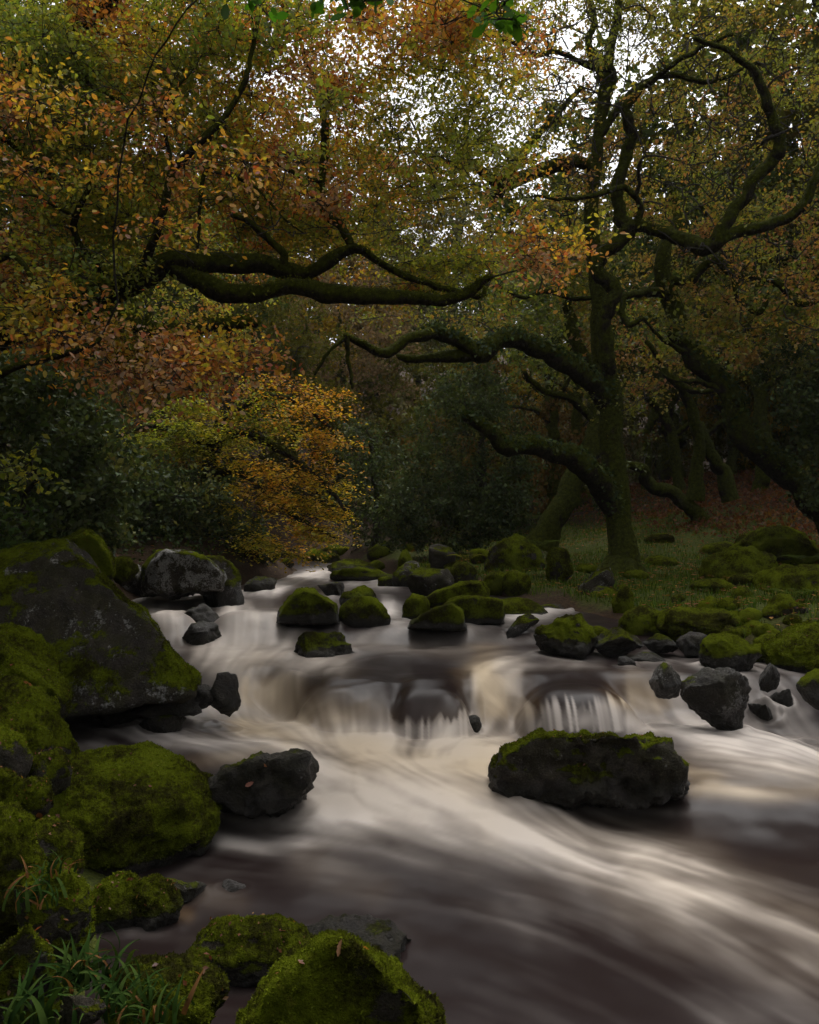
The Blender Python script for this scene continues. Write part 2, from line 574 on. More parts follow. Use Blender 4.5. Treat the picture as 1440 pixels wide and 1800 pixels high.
# ------------------------------------------------------------------ river
STROKES = [  # points (photo px), half width, strength, peat tint
    ([(640, 990), (600, 1000), (540, 1008)], 7, .55, .1), ([(560, 1012), (510, 1022), (470, 1036)], 11, .85, 0),
    ([(430, 1042), (490, 1041)], 5, .8, 0), ([(560, 1020), (640, 1026), (705, 1026)], 6, .55, 0), ([(600, 1048), (560, 1050)], 4, .4, 0),
    ([(222, 1043), (300, 1044), (420, 1045)], 2.5, .55, 0),
    ([(240, 1056), (300, 1054), (330, 1056)], 7, .35, 0), ([(255, 1078), (310, 1085)], 13, .62, .1),
    ([(300, 1090), (350, 1120), (420, 1140)], 24, .62, .15), ([(400, 1066), (440, 1085), (480, 1100)], 17, .62, .1),
    ([(410, 1100), (470, 1115), (520, 1115)], 20, .72, .1), ([(620, 1115), (700, 1112)], 8, .5, 0), ([(680, 1068), (692, 1085), (700, 1100)], 12, .9, 0),
    ([(620, 1128), (720, 1135), (820, 1150)], 10, .28, .2), ([(900, 1085), (960, 1080)], 9, .8, 0), ([(990, 1060), (1005, 1075)], 4, .7, 0),
    ([(350, 1150), (420, 1165), (520, 1160), (600, 1165)], 16, .62, .2), ([(400, 1178), (480, 1178)], 10, .62, .1),
    ([(445, 1190), (480, 1225), (530, 1262)], 34, .62, .65), ([(430, 1195), (435, 1235)], 10, .5, .8), 
    ([(575, 1258), (600, 1268)], 15, .85, .55), ([(845, 1180), (862, 1225), (885, 1275)], 26, .92, .75), ([(828, 1200), (826, 1262)], 10, .75, .2),
    ([(880, 1172), (905, 1180), (915, 1215)], 14, .6, .2), ([(905, 1200), (925, 1250)], 18, .8, .5),
    ([(1115, 1225), (1150, 1240)], 24, .55, .8), ([(1175, 1205), (1205, 1235), (1232, 1255)], 17, .75, .1), ([(1190, 1250), (1240, 1256)], 9, .7, 0),
    ([(600, 1288), (700, 1287), (800, 1286), (900, 1284)], 14, .92, .05), ([(880, 1280), (1000, 1270), (1120, 1270), (1240, 1268), (1330, 1280)], 15, .92, .05),
    ([(900, 1290), (860, 1310), (780, 1320)], 22, .85, .35), ([(620, 1310), (700, 1310)], 22, .75, .5), ([(690, 1306), (800, 1304)], 20, .85, .15),
    ([(350, 1240), (430, 1250), (500, 1275), (560, 1295)], 12, .75, .15), ([(430, 1275), (540, 1290), (620, 1325)], 22, .62, .75),
    ([(250, 1312), (330, 1300), (420, 1305), (480, 1312)], 11, .62, .05), ([(160, 1305), (230, 1310)], 9, .5, 0), ([(150, 1262), (240, 1272), (320, 1292)], 14, .5, 0), ([(170, 1290), (260, 1300)], 10, .4, 0), ([(250, 1235), (350, 1262)], 9, .45, 0),
    ([(330, 1345), (420, 1330), (480, 1320)], 9, .35, .5),
    ([(560, 1350), (600, 1375), (680, 1385), (760, 1395)], 44, .90, .15), ([(640, 1335), (760, 1345), (850, 1350)], 48, .84, .7),
    ([(570, 1400), (660, 1412), (780, 1428), (880, 1440)], 36, .9, .2), ([(780, 1380), (860, 1400)], 30, .8, .4),
    ([(880, 1430), (960, 1455), (1080, 1495), (1200, 1545)], 60, .40, .3), ([(1120, 1515), (1250, 1570), (1360, 1625), (1480, 1700)], 64, .12, .35), ([(880, 1450), (980, 1540), (1100, 1640)], 20, .14, 0), ([(760, 1440), (860, 1520), (940, 1600)], 18, .14, 0), ([(980, 1470), (1180, 1590), (1330, 1720)], 20, .13, .1), ([(1100, 1490), (1300, 1550), (1460, 1590)], 24, .08, 0), ([(940, 1440), (1120, 1500), (1300, 1590), (1460, 1660)], 26, .10, 0),
    ([(900, 1470), (1000, 1500), (1080, 1530)], 18, .55, .1), ([(1000, 1460), (1150, 1500), (1300, 1560), (1440, 1620)], 40, .10, .6),
    ([(1210, 1290), (1300, 1310), (1460, 1335)], 20, .8, .05), ([(1230, 1330), (1330, 1350), (1460, 1360)], 22, .6, .25), ([(1225, 1385), (1330, 1395), (1460, 1385)], 14, .4, .6),
    ([(1220, 1360), (1250, 1372)], 22, .3, .9),
    ([(390, 1425), (440, 1440), (520, 1445), (600, 1440)], 16, .72, .05), ([(390, 1480), (460, 1482), (530, 1470)], 13, .78, .05), ([(540, 1460), (640, 1445)], 16, .5, 0),
    ([(1280, 1800), (1360, 1770), (1440, 1770)], 34, .22, 0), ([(880, 1590), (930, 1650)], 18, .16, 0), ([(540, 1510), (660, 1560)], 22, .14, .2),
    ([(1100, 1600), (1300, 1680), (1440, 1750)], 30, .16, .2), ([(640, 1480), (760, 1500)], 22, .25, .1), ([(700, 1465), (820, 1480)], 20, .35, .1),
    ([(1330, 1250), (1420, 1255)], 8, .5, 0), ([(1300, 1190), (1320, 1225)], 8, .6, 0), ([(1350, 1180), (1390, 1235)], 10, .35, 0),
    ([(700, 1128), (860, 1120), (960, 1128)], 8, .15, 0), ([(900, 1180), (980, 1168), (1060, 1172)], 6, .35, .1), ([(230, 1600), (330, 1610)], 10, .1, 1.0),
    ([(300, 1570), (420, 1590)], 14, .10, .3), ([(840, 1415), (1000, 1425), (1180, 1425)], 7, .45, .1),
]
ARROWS = [(600, 1000, 480, 1035), (460, 1060, 440, 1100), (300, 1060, 320, 1100), (340, 1100, 440, 1150), (480, 1110, 420, 1160), (690, 1060, 690, 1100),
          (800, 1130, 640, 1130), (950, 1120, 800, 1140), (560, 1160, 480, 1180), (460, 1190, 500, 1260), (600, 1190, 590, 1270), (750, 1180, 752, 1280), (850, 1180, 880, 1280),
          (1020, 1170, 1020, 1260), (1190, 1200, 1240, 1260), (200, 1270, 320, 1300), (340, 1240, 520, 1280), (540, 1290, 680, 1340), (780, 1290, 720, 1320), (1240, 1275, 1440, 1330),
          (1000, 1275, 900, 1290), (860, 1310, 760, 1350), (600, 1370, 760, 1400), (300, 1320, 400, 1330), (400, 1430, 560, 1450), (760, 1400, 960, 1460), (960, 1470, 1200, 1550),
          (1200, 1550, 1440, 1670), (1220, 1380, 1440, 1390), (600, 1550, 900, 1600), (900, 1600, 1200, 1760), (1200, 1650, 1440, 1790), (500, 1600, 660, 1600), (350, 1580, 480, 1600), (700, 1700, 900, 1790)]


def build_river():
    ys = np.concatenate([np.linspace(-4, 1.5, 30)[:-1], np.geomspace(1.5, 5.6, 260)[:-1], np.linspace(5.6, 7.0, 170)[:-1], np.geomspace(7.0, 29, 190)])
    nu = 640
    u = np.linspace(0, 1, nu)
    xl, xr = np.interp(ys, RY, RL) - 0.9, np.interp(ys, RY, RR) + 1.0
    X = xl[:, None] + (xr - xl)[:, None] * u[None]
    Y = np.repeat(ys[:, None], nu, 1)
    Z = water_z(X, Y)
    V = np.stack([X, Y, Z], -1)
    px, py = proj(V)
    # flow field
    A = []
    for a in ARROWS:
        p, q = hit(a[0], a[1]), hit(a[2], a[3])
        d = (q - p)[:2]
        A.append((*(p[:2] * .5 + q[:2] * .5), *(d / max(np.linalg.norm(d), 1e-6))))
    A = np.array(A)
    fx, fy, w = np.zeros_like(X), np.zeros_like(X), np.full_like(X, 1e-9)
    for ax, ay, dx, dy in A:
        s = 0.10 * ay
        k = np.exp(-((X - ax) ** 2 + (Y - ay) ** 2) / (2 * s * s)) + 1e-5
        fx += k * dx
        fy += k * dy
        w += k
    nrm = np.maximum(np.hypot(fx, fy), 1e-9)
    fx, fy = fx / nrm, fy / nrm
    # foam density from the strokes
    foam, peat, pw = np.zeros_like(X), np.zeros_like(X), np.full_like(X, 0.05)
    wob = fbm(np.stack([X * 2.2, Y * 2.2, 0 * X], -1), 31, 3)
    for pts, hw, st, tn in STROKES:
        dd = np.full_like(X, 1e9)
        for (x0, y0), (x1, y1) in zip(pts[:-1], pts[1:]):
            vx, vy = x1 - x0, y1 - y0
            t = np.clip(((px - x0) * vx + (py - y0) * vy) / (vx * vx + vy * vy + 1e-9), 0, 1)
            dd = np.minimum(dd, np.hypot(px - x0 - t * vx, py - y0 - t * vy))
        g = st * np.exp(-(dd / (hw * (1.05 + 0.45 * wob))) ** 2)
        g[Y < 1.3] = 0
        foam = 1 - (1 - foam) * (1 - g)
        peat += g * tn
        pw += g
    peat = peat / pw
    lift = np.zeros_like(X)
    for cx, cy_, rx, ry, kk in STREAM:
        d = np.hypot((X - cx) / (rx + .02), (Y - cy_) / (ry + .02))
        wd = .13 + .10 * np.clip(wob, -1, 1)
        g = kk * np.clip(.42 + .5 * wob, .05, .8) * np.exp(-((d - 1.03) / np.maximum(wd, .05)) ** 2) * (.45 + .55 * sst2(Y, 5, 6.2)) * sst2(Y, 2.6, 3.6)
        foam = 1 - (1 - foam) * (1 - g)
        lift += .030 * kk * np.exp(-((d - 1) / .22) ** 2) * (.5 + wob)

    # line integral convolution along the flow
    def sample(a, x, y):
        r = np.interp(y, ys, np.arange(len(ys)))
        l, q = np.interp(y, RY, RL) - 0.9, np.interp(y, RY, RR) + 1.0
        c = np.clip((x - l) / (q - l), 0, 1) * (nu - 1)
        r0 = np.clip(r.astype(int), 0, len(ys) - 2)
        c0 = np.clip(c.astype(int), 0, nu - 2)
        fr, fc = r - r0, c - c0
        return (a[r0, c0] * (1 - fr) * (1 - fc) + a[r0 + 1, c0] * fr * (1 - fc) + a[r0, c0 + 1] * (1 - fr) * fc + a[r0 + 1, c0 + 1] * fr * fc)

    n1 = vnoise(np.stack([X * 13, Y * 13, 0 * X], -1), 5) * .5 + vnoise(np.stack([X * 27, Y * 27, 0 * X], -1), 6) * .5
    n2 = vnoise(np.stack([X * 5, Y * 5, 0 * X], -1), 8)
    n3 = vnoise(np.stack([X * 11, Y * 11, 0 * X], -1), 9) * .6 + vnoise(np.stack([X * 23, Y * 23, 0 * X], -1), 10) * .4
    st1, st2, st3, fo = n1.copy(), n2.copy(), n3.copy(), foam.copy()
    step = 0.006 * np.clip(Y, 2, 12)
    for sgn in (1, -1):
        x, y = X.copy(), Y.copy()
        for k in range(16):
            vx, vy = sample(fx, x, y), sample(fy, x, y)
            x = x + sgn * vx * step
            y = np.clip(y + sgn * vy * step, -4, 29)
            st1 += sample(n1, x, y) * (k < 9)
            st2 += sample(n2, x, y)
            st3 += sample(n3, x, y)
            if k < 10:
                fo += sample(foam, x, y)
    st1, st2, fo = st1 / 33, st2 / 33, fo / 21
    s1 = st1 / max(st1.std(), 1e-6)
    s2 = st2 / max(st2.std(), 1e-6)
    s3 = st3 / max(st3.std(), 1e-6)
    body = 0.72 * fo + 0.28 * foam
    cl = fbm(np.stack([X * 3.3 + .5 * s2, Y * 3.3, 0 * X + 7], -1), 35, 4)
    body = body * (1 + .32 * cl + .35 * cl * sst2(px, 900, 1200) * sst2(py, 1430, 1500))
    body = np.clip(body, 0, 1) ** 1.1
    edge = np.clip(4 * body * (1 - body), 0, 1)
    body = body * (1 + 0.09 * s1 + 0.12 * s2 + 0.25 * wob + edge * (.17 * s3 + .12 * s2 + .06 * s1)) + (.013 + .07 * edge) * np.maximum(.7 * s3 + .4 * s2 + .45 * s1 + 1.2 * wob - .25, 0) * sst2(Y, 1.6, 3.2)
    # white strands at the foot of the two overflowed boulders
    colz = vnoise(np.stack([X * 17, 0 * X, 0 * X], -1), 12) * .45 + vnoise(np.stack([X * 42, 0 * X, 0 * X], -1), 13) * .6
    for l, r_, top, bot, jag in ((684, 830, 1258, 1300, 14), (920, 1100, 1226, 1285, 20)):
        inx = sst2(px, l - 8, l + 6) * (1 - sst2(px, r_ - 6, r_ + 8))
        tp = top + jag * (0.35 - 1.1 * colz) + (14 if l == 690 else 6) * np.abs((px - (l + r_) / 2) / ((r_ - l) / 2)) * -1
        m = inx * sst2(py, tp - 4, tp + 20) * (1 - sst2(py, bot, bot + 8)) * (py > 1100)
        body = np.maximum(body, m * np.clip(0.42 + 0.70 * colz, 0.08, 0.8))
        dark = inx * (1 - sst2(py, tp - 4, tp + 6)) * sst2(py, 1168, 1185)
        body = body * (1 - 0.85 * dark)
    body = np.clip(body, 0, 0.97)
    V[..., 2] += np.clip(lift, -.03, .05) + 0.003 * np.clip(s2, -2, 2) * (Y / 6) + 0.022 * wob * sst2(Y, 1.5, 4) + 0.03 * (fo - 0.3) * (fo > .3)
    ny = len(ys)
    i = np.arange(nu * ny).reshape(ny, nu)
    q = np.stack([i[:-1, :-1].ravel(), i[:-1, 1:].ravel(), i[1:, 1:].ravel(), i[1:, :-1].ravel()], 1)
    o = link('river', mesh_np('river', V.reshape(-1, 3), q, {'foam': body.ravel(), 'peat': np.clip(peat, 0, 1).ravel()}), M_WATER)
    tag(o, kind='structure')



# palettes: base colours of leaves (linear)
PAL = {
    'oak': [((.17, .19, .030), 4), ((.24, .22, .030), 4), ((.36, .27, .035), 3), ((.38, .20, .035), 3), ((.34, .14, .035), 2.5), ((.29, .085, .035), 1.5), ((.36, .22, .13), 1)],
    'oakgreen': [((.12, .16, .028), 4), ((.18, .20, .028), 5), ((.26, .25, .03), 4), ((.34, .23, .034), 2), ((.32, .13, .034), 1)],
    'oakbrown': [((.13, .15, .03), 4), ((.18, .18, .03), 4), ((.24, .19, .035), 3), ((.27, .16, .04), 2.5), ((.24, .12, .05), 2)],
    'olive': [((.085, .11, .026), 4), ((.12, .145, .028), 4), ((.17, .17, .03), 3), ((.23, .19, .035), 2), ((.22, .13, .035), 1)],
    'beech': [((.26, .25, .02), 4), ((.40, .33, .022), 5), ((.48, .33, .03), 4), ((.50, .26, .03), 1.5)],
    'beechgreen': [((.17, .20, .022), 4), ((.26, .26, .024), 4), ((.34, .30, .024), 2), ((.38, .26, .028), 1)],
    'beechorange': [((.42, .24, .022), 4), ((.38, .17, .022), 3), ((.36, .27, .025), 3), ((.28, .12, .025), 1)],
    'holly': [((.045, .062, .022), 4), ((.065, .085, .028), 4), ((.034, .048, .018), 4), ((.11, .12, .035), 1.5)],
    'ivy': [((.034, .056, .014), 4), ((.060, .080, .018), 3), ((.022, .036, .012), 3)],
    'far': [((.8, .8, .8), 3), ((1.0, 1.0, 1.0), 3), ((1.25, 1.1, .9), 2), ((.6, .65, .7), 2)],
    'green': [((.035, .10, .008), 3), ((.05, .13, .01), 2)],
    'rust': [((.22, .085, .03), 3), ((.17, .06, .03), 3), ((.24, .12, .03), 2)],
}


def pick(pal, n, pos=None, sc=1.2, seed=0):
    cs = np.array([c for c, w in PAL[pal]])
    w = np.array([w for c, w in PAL[pal]], float)
    w /= w.sum()
    if pos is None:
        k = R.choice(len(cs), n, p=w)
    else:       # neighbouring leaves tend to share a colour
        q = fbm(pos * sc, 40 + seed, 3) * 1.1 + 0.5 + R.normal(0, .13, n)
        k = np.searchsorted(np.cumsum(w), np.clip(q, 0, .9999))
    return np.minimum(cs[np.clip(k, 0, len(cs) - 1)] * (1.16 if pal.startswith('oak') else 1.0), .6) * R.uniform(.65, 1.35, (n, 1)) * (1 + R.normal(0, .06, (n, 3)))


LEAF6 = (np.array([[0, 0, 0], [.28, .24, .07], [.68, .27, .06], [1, 0, -.05], [.68, -.27, .06], [.28, -.24, .07], [.5, 0, -.02]]),
         np.array([[0, 6, 1], [1, 6, 2], [2, 6, 3], [3, 6, 4], [4, 6, 5], [5, 6, 0]]))
LEAF2 = (np.array([[0, 0, 0], [.5, .30, .07], [1, 0, 0], [.5, -.30, .07]]), np.array([[0, 2, 1], [0, 3, 2]]))


def leaves(pos, size, cols, shape, flat=0.6, droop=0.25, bias=None):
    n = len(pos)
    nz = R.normal(0, 1, (n, 3)) * (1 - flat) + np.array([0, 0, 1]) * flat
    if bias is not None:
        nz = nz + bias
    nz /= np.linalg.norm(nz, axis=1, keepdims=True)
    ax = R.normal(0, 1, (n, 3)) - np.array([0, 0, droop])
    ax -= nz * np.sum(ax * nz, 1, keepdims=True)
    ax /= np.maximum(np.linalg.norm(ax, axis=1, keepdims=True), 1e-9)
    sd = np.cross(nz, ax)
    S, T = shape
    s = np.asarray(size)[:, None, None]
    v = pos[:, None] + s * (S[None, :, 0:1] * ax[:, None] + S[None, :, 1:2] * sd[:, None] + S[None, :, 2:3] * nz[:, None])
    m = len(S)
    t = (T[None] + (np.arange(n) * m)[:, None, None]).reshape(-1, 3)
    return v.reshape(-1, 3), t, np.repeat(cols, m, axis=0)


# ------------------------------------------------------------------ boulders
_ico = {}


def ico(l):
    if l not in _ico:
        bm = bmesh.new()
        bmesh.ops.create_icosphere(bm, subdivisions=l, radius=1)
        v = np.array([a.co[:] for a in bm.verts])
        t = np.array([[q.index for q in f.verts] for f in bm.faces])
        bm.free()
        _ico[l] = (v / np.linalg.norm(v, axis=1, keepdims=True), t)
    return _ico[l]


def soft_radius(d, n, h, k):
    dn = d @ n.T
    r = h[None] / np.maximum(dn, 0.05)
    return (np.sum(r ** -k, axis=1)) ** (-1 / k)


ROCKS = {}
STREAM = []


def sd_ok(label):
    return 0.15 if ('pool' in label or 'foremost' in label or 'bright boulder' in label) else 1.0



def finish_rock(name, label, V, T, moss, lich, wetz, seed, rough, tufts, group, cat, wetall=0.0):
    N = normals(V, T)
    sz = np.ptp(V, axis=0).max()
    V = V + N * (rough * sz * (0.050 * fbm(V * (5 / sz), seed, 3) - 0.040 * np.abs(fbm(V * (9 / sz), seed + 3, 3)) + 0.022 * fbm(V * (22 / sz), seed + 5, 4) * 1.3)[:, None])
    if tufts or len(T) > 15000:
        V = V + N * (.007 * fbm(V * 9, seed + 8, 2) + .004 * fbm(V * 28, seed + 9, 2))[:, None]
    N = normals(V, T)
    mz = N[:, 2] * 0.95 + 1.1 * fbm(V * (3.2 / sz ** 0.5), seed + 2, 4) + (moss - 0.5) * 2.2
    m = np.clip(mz * 0.9 + 0.35, 0, 1)
    wet = np.clip(1 - sst2(V[:, 2] - wetz + 0.03 * fbm(V * 8, seed + 4, 2), 0.02, 0.13), 0, 1) if wetz is not None else np.zeros(len(V))
    m = m * (1 - 0.75 * sst2(wet, 0.2, 0.9))
    wet = np.maximum(wet, wetall * (1 - m))
    base = np.array([V[:, 0].mean(), V[:, 1].mean(), V[:, 2].min()])
    L = V - base
    o = link(name, mesh_np(name, L, T, {'moss': m, 'lich': np.full(len(L), lich), 'wet': wet}), M_ROCK, None, base)
    tag(o, label, cat, group)
    if tufts:
        fn = np.cross(L[T[:, 1]] - L[T[:, 0]], L[T[:, 2]] - L[T[:, 0]])
        ar = np.linalg.norm(fn, axis=1) / 2
        fm = m[T].mean(1)
        keep = (fm > 0.45) & ((fn[:, 1] < ar * 0.9) | (fn[:, 2] > 0))
        pr = ar * keep * np.clip(fm * 1.4 - 0.3, 0, 1)
        if pr.sum() > 0:
            cnt = int(min(tufts[1], pr.sum() / tufts[0] ** 2 * 1.5))
            tri = R.choice(len(T), cnt, p=pr / pr.sum())
            b0, b1 = R.random(cnt), R.random(cnt)
            fl = b0 + b1 > 1
            b0[fl], b1[fl] = 1 - b0[fl], 1 - b1[fl]
            c = L[T[tri, 0]] * (1 - b0 - b1)[:, None] + L[T[tri, 1]] * b0[:, None] + L[T[tri, 2]] * b1[:, None]
            n = fn[tri] / np.maximum(2 * ar[tri], 1e-12)[:, None]
            up = n + R.normal(0, .55, (cnt, 3)) + np.array([0, 0, .25])
            up /= np.linalg.norm(up, axis=1, keepdims=True)
            side = np.cross(up, R.normal(0, 1, (cnt, 3)))
            side /= np.maximum(np.linalg.norm(side, axis=1, keepdims=True), 1e-9)
            s = tufts[0] * R.uniform(.5, 1.25, cnt)[:, None] * (.85 + .4 * np.maximum(fbm(c * 24, 88, 2), -.4))[:, None]
            c = c - n * s * 0.25
            tv = np.stack([c - side * s * .5, c + side * s * .5, c + up * s * 1.15], 1).reshape(-1, 3)
            tt = np.arange(cnt * 3).reshape(-1, 3)
            mo = link('moss', mesh_np('moss', tv, tt, smooth=False), M_TUFT, o)
            tag(mo, kind='stuff')
            k = R.choice(len(c), min(len(c), 45), replace=False)
            k = k[n[k][:, 2] > .15]
            if len(k) > 4:
                v_, t_, c_ = leaves(c[k] + n[k] * .006, R.uniform(.008, .024, len(k)), pick('rust', len(k)) * .75, LEAF2, .2, 0, n[k] * 2)
                tag(link('moss_litter', mesh_np('moss_litter', v_, t_, colors=c_), M_LEAF, o), kind='stuff')
    ROCKS[label] = o
    if wetz is not None:
        k = np.abs(V[:, 2] - wetz) < .05
        if k.sum() > 8:
            q = V[k]
            STREAM.append(((q[:, 0].min() + q[:, 0].max()) / 2, (q[:, 1].min() + q[:, 1].max()) / 2, np.ptp(q[:, 0]) / 2, np.ptp(q[:, 1]) / 2, sd_ok(label)))
    return o


_cnt = {}


def _bump(label):
    _cnt[label] = _cnt.get(label, 0) + 1
    return _cnt[label]



def rock(label, l, r, t, b, moss=.6, lich=.1, facet=.5, lvl=4, dr=.85, Y=None, wet=True, tufts=None, name='boulder', group=None,
         cat='boulder', rough=1.0, sink=.5, wetall=0.0, flat=0.0):
    sd = zlib.crc32((label + str(_bump(label))).encode()) % 9973
    g = np.random.default_rng(sd)
    cx = (l + r) / 2
    hp = hit(cx, b) if Y is None else P(cx, b, Y)
    sx = (r - l) / F * hp[1] / 2
    for _ in range(3):
        yc = hp[1] + sx * dr * 0.8
        sx = (r - l) / F * yc / 2
    sy = sx * dr
    zt = P(cx, t, yc)[2]
    zb = hp[2] - sink * max(zt - hp[2], 0.05)
    if zt < hp[2] + 0.02:
        zt = hp[2] + 0.02
    if moss < .5:
        facet = min(1.0, facet + .25)
    d, T = ico(lvl)
    n = g.normal(0, 1, (14 if moss < .5 else 18, 3))
    n /= np.linalg.norm(n, axis=1, keepdims=True)
    h = g.uniform(.60 if moss < .5 else .66, 1.05, len(n))
    if flat:
        n = np.vstack([n, [[0.05, -0.1, 1]]])
        h = np.append(h, 1 - flat)
    rp = soft_radius(d, n, h, 14 + 30 * facet)
    rr = (1 - facet) * (0.92 + 0.0 * rp) + facet * rp
    rr = rr * (1 + 0.10 * fbm(d * 1.3 + sd, sd, 2) + 0.05 * fbm(d * 3.1 + sd, sd + 1, 2))
    V = d * rr[:, None]
    lo, hi = V.min(0), V.max(0)
    V = (V - (lo + hi) / 2) / ((hi - lo) / 2)
    V = V * np.array([sx, sy, (zt - zb) / 2]) + np.array([(cx - 720) / F * yc, yc, (zt + zb) / 2])
    return finish_rock(name, label, V, T, moss, lich, hp[2] if wet else None, sd, rough, tufts, group, cat, wetall)


def hull_rock(label, outline, Yf, depth, moss=.5, lich=.1, lvl=5, k=26, wetz=None, tufts=None, name='boulder', cat='boulder', rough=1.0, front=.82,
              back=.75, lean=0.0, wetall=0.0):
    sd = zlib.crc32((label + str(_bump(label))).encode()) % 9973
    o = np.array(outline, float)
    c = o.mean(0)
    pts = []
    for (s, yy) in ((front, Yf), (1.0, Yf + depth * .45), (back, Yf + depth)):
        for q in o:
            w = c + (q - c) * s
            pts.append(P(w[0], w[1], yy + lean * (w[1] - c[1]) / F * -Yf))
    bm = bmesh.new()
    for q in pts:
        bm.verts.new(q)
    bmesh.ops.convex_hull(bm, input=bm.verts)
    bm.normal_update()
    pts = np.array(pts)
    cen = (pts.min(0) + pts.max(0)) / 2 * .5 + pts.mean(0) * .5
    nn, hh = [], []
    for f in bm.faces:
        nv = np.array(f.normal[:])
        hv = (np.array(f.verts[0].co[:]) - cen) @ nv
        if hv < 0:
            nv, hv = -nv, -hv
        nn.append(nv)
        hh.append(max(hv, 0.01))
    bm.free()
    nn, hh = np.array(nn), np.array(hh)
    # merge coplanar
    key = np.unique(np.round(np.c_[nn, hh], 2), axis=0, return_index=True)[1]
    nn, hh = nn[key], hh[key]
    d, T = ico(lvl)
    rr = soft_radius(d, nn, hh, k) * 1.03
    sc = rr.mean()
    rr = rr * (1 + 0.05 * fbm(d * 2.0 + sd, sd, 3))
    V = cen + d * rr[:, None]
    return finish_rock(name, label, V, T, moss, lich, wetz, sd, rough, tufts, None, cat, wetall)


# --- near left bank
TF = (0.011, 60000)
rock('big rounded boulder covered in the brightest green moss, at the left edge of the foam', 43, 388, 1318, 1548, .98, .04, .10, 6, .95, tufts=(0.011, 70000), rough=.8, sink=.25)
hull_rock('foremost mossy boulder at the bottom edge with a fallen leaf on its top', [(398, 1830), (440, 1752), (505, 1680), (575, 1634), (618, 1632), (690, 1685), (752, 1735), (788, 1800), (792, 1900), (400, 1900)], 1.75, .85, .86, .14, 6, 20, None, tufts=(0.009, 80000), rough=.8, front=.9)
rock('low mossy boulder behind the left side of the foremost boulder', 330, 560, 1614, 1735, .62, .12, .4, 5, .6, tufts=(0.010, 16000), sink=.4)
rock('low flat bare wet boulder just right of the foremost boulder top', 500, 728, 1612, 1700, .12, .08, .3, 5, .7, sink=1.2, wetall=.7, flat=.1)
rock('dull dark boulder behind the rush clumps at the bottom', 180, 398, 1688, 1840, .62, .08, .4, 5, .8, Y=2.15, tufts=(0.009, 22000), wet=False, sink=.3)
rock('grey purple stone among the rush blades at the bottom edge', 85, 205, 1742, 1850, .2, .22, .6, 5, .8, Y=1.95, wet=False)
rock('mossy boulder in the bottom left corner of the photograph', -75, 108, 1608, 1820, .70, .24, .35, 5, .9, Y=2.15, tufts=(0.009, 26000), wet=False)
rock('mossy boulder with dry grass on it below the bright boulder', 45, 168, 1520, 1668, .62, .1, .4, 5, .9, Y=2.75, tufts=(0.010, 16000), wet=False)
rock('mossy boulder at the left edge beside the brightest mossy boulder', -80, 88, 1408, 1610, .76, .05, .45, 5, .9, Y=3.0, tufts=(0.010, 26000), wet=False)
rock('low mossy rock left of the rounded hump below the bright boulder', 148, 262, 1535, 1645, .70, .05, .4, 5, .9, tufts=(0.010, 14000))
rock('rounded hump of moss beside the shallow pool below the bright boulder', 222, 322, 1540, 1640, .68, .12, .35, 5, .9, tufts=(0.010, 14000))
rock('small grey rock at the waterline at the foot of the bright boulder', 285, 362, 1540, 1592, .35, .42, .5, 4, .8, tufts=None)
rock('flat stone barely out of the water near the bright boulder', 388, 440, 1552, 1572, 0, .4, .5, 4, .8, name='stone', cat='stone')
rock('shadowed mossy boulder at the left edge under the leaning boulders', -40, 48, 1348, 1425, .8, 0, .4, 4, .9, Y=3.7, tufts=(0.011, 8000), wet=False)
rock('small dull mossy stone between the bright boulder and the left edge', 22, 100, 1364, 1425, .7, .1, .4, 4, .9, Y=3.8, tufts=(0.011, 6000), wet=False, name='stone', cat='stone')
rock('large mossy boulder at the left edge below the lichen boulder, lower of the two', -90, 124, 1196, 1385, .78, .02, .4, 5, .9, Y=4.5, tufts=(0.012, 30000), wet=False)
rock('large mossy boulder at the left edge below the lichen boulder, upper of the two', -110, 166, 1098, 1310, .70, .04, .4, 5, .9, Y=5.0, tufts=(0.013, 36000), wet=False)
hull_rock('huge leaning wedge boulder with pale lichen blotches on its dark face', [(-130, 1010), (20, 985), (85, 952), (118, 948), (150, 985), (210, 1050), (290, 1125), (352, 1180),
          (356, 1225), (250, 1260), (60, 1280), (-130, 1270)], 6.0, 1.5, .40, .24, 6, 40, .25, rough=.5, front=.93, lean=.5, tufts=(0.014, 30000))
hull_rock('steep mossy boulder standing directly behind the top of the wedge boulder', [(75, 985), (110, 945), (150, 929), (178, 945), (203, 985), (203, 1015), (150, 1040), (70, 1030)],
          8.6, 1.0, .85, .2, 5, 30, None, rough=.7, front=.9, tufts=(0.016, 9000))
rock('small mossy stone between the steep mossy boulder and the pale boulder', 192, 242, 976, 1012, .95, .1, .4, 4, .9, Y=10.0, wet=False, name='stone', cat='stone')
rock('grey lichened rock leaning on the left of the big pale boulder', 203, 266, 988, 1044, .15, .36, .5, 4, .9)
hull_rock('big pale lichened boulder on the far left waterline', [(245, 1010), (262, 978), (290, 963), (330, 966), (365, 976), (398, 1000), (400, 1040), (330, 1050), (250, 1048)], 10.3, 1.3, .30, .40, 5, 22, .74, rough=1.0, front=.92)
rock('lower right shoulder stone of the big pale boulder, mossy at its foot', 352, 434, 974, 1042, .4, .24, .5, 4, .9, Y=10.6)
rock('low flat grey stone in the water before the pale boulder', 292, 342, 1033, 1047, 0, .25, .3, 4, .7, name='stone', cat='stone')
rock('mossy stone filling the gap under the lower left edge boulder', -60, 62, 1278, 1380, .66, .05, .4, 4, .9, Y=4.05, tufts=(0.012, 9000), wet=False, name='stone', cat='stone')
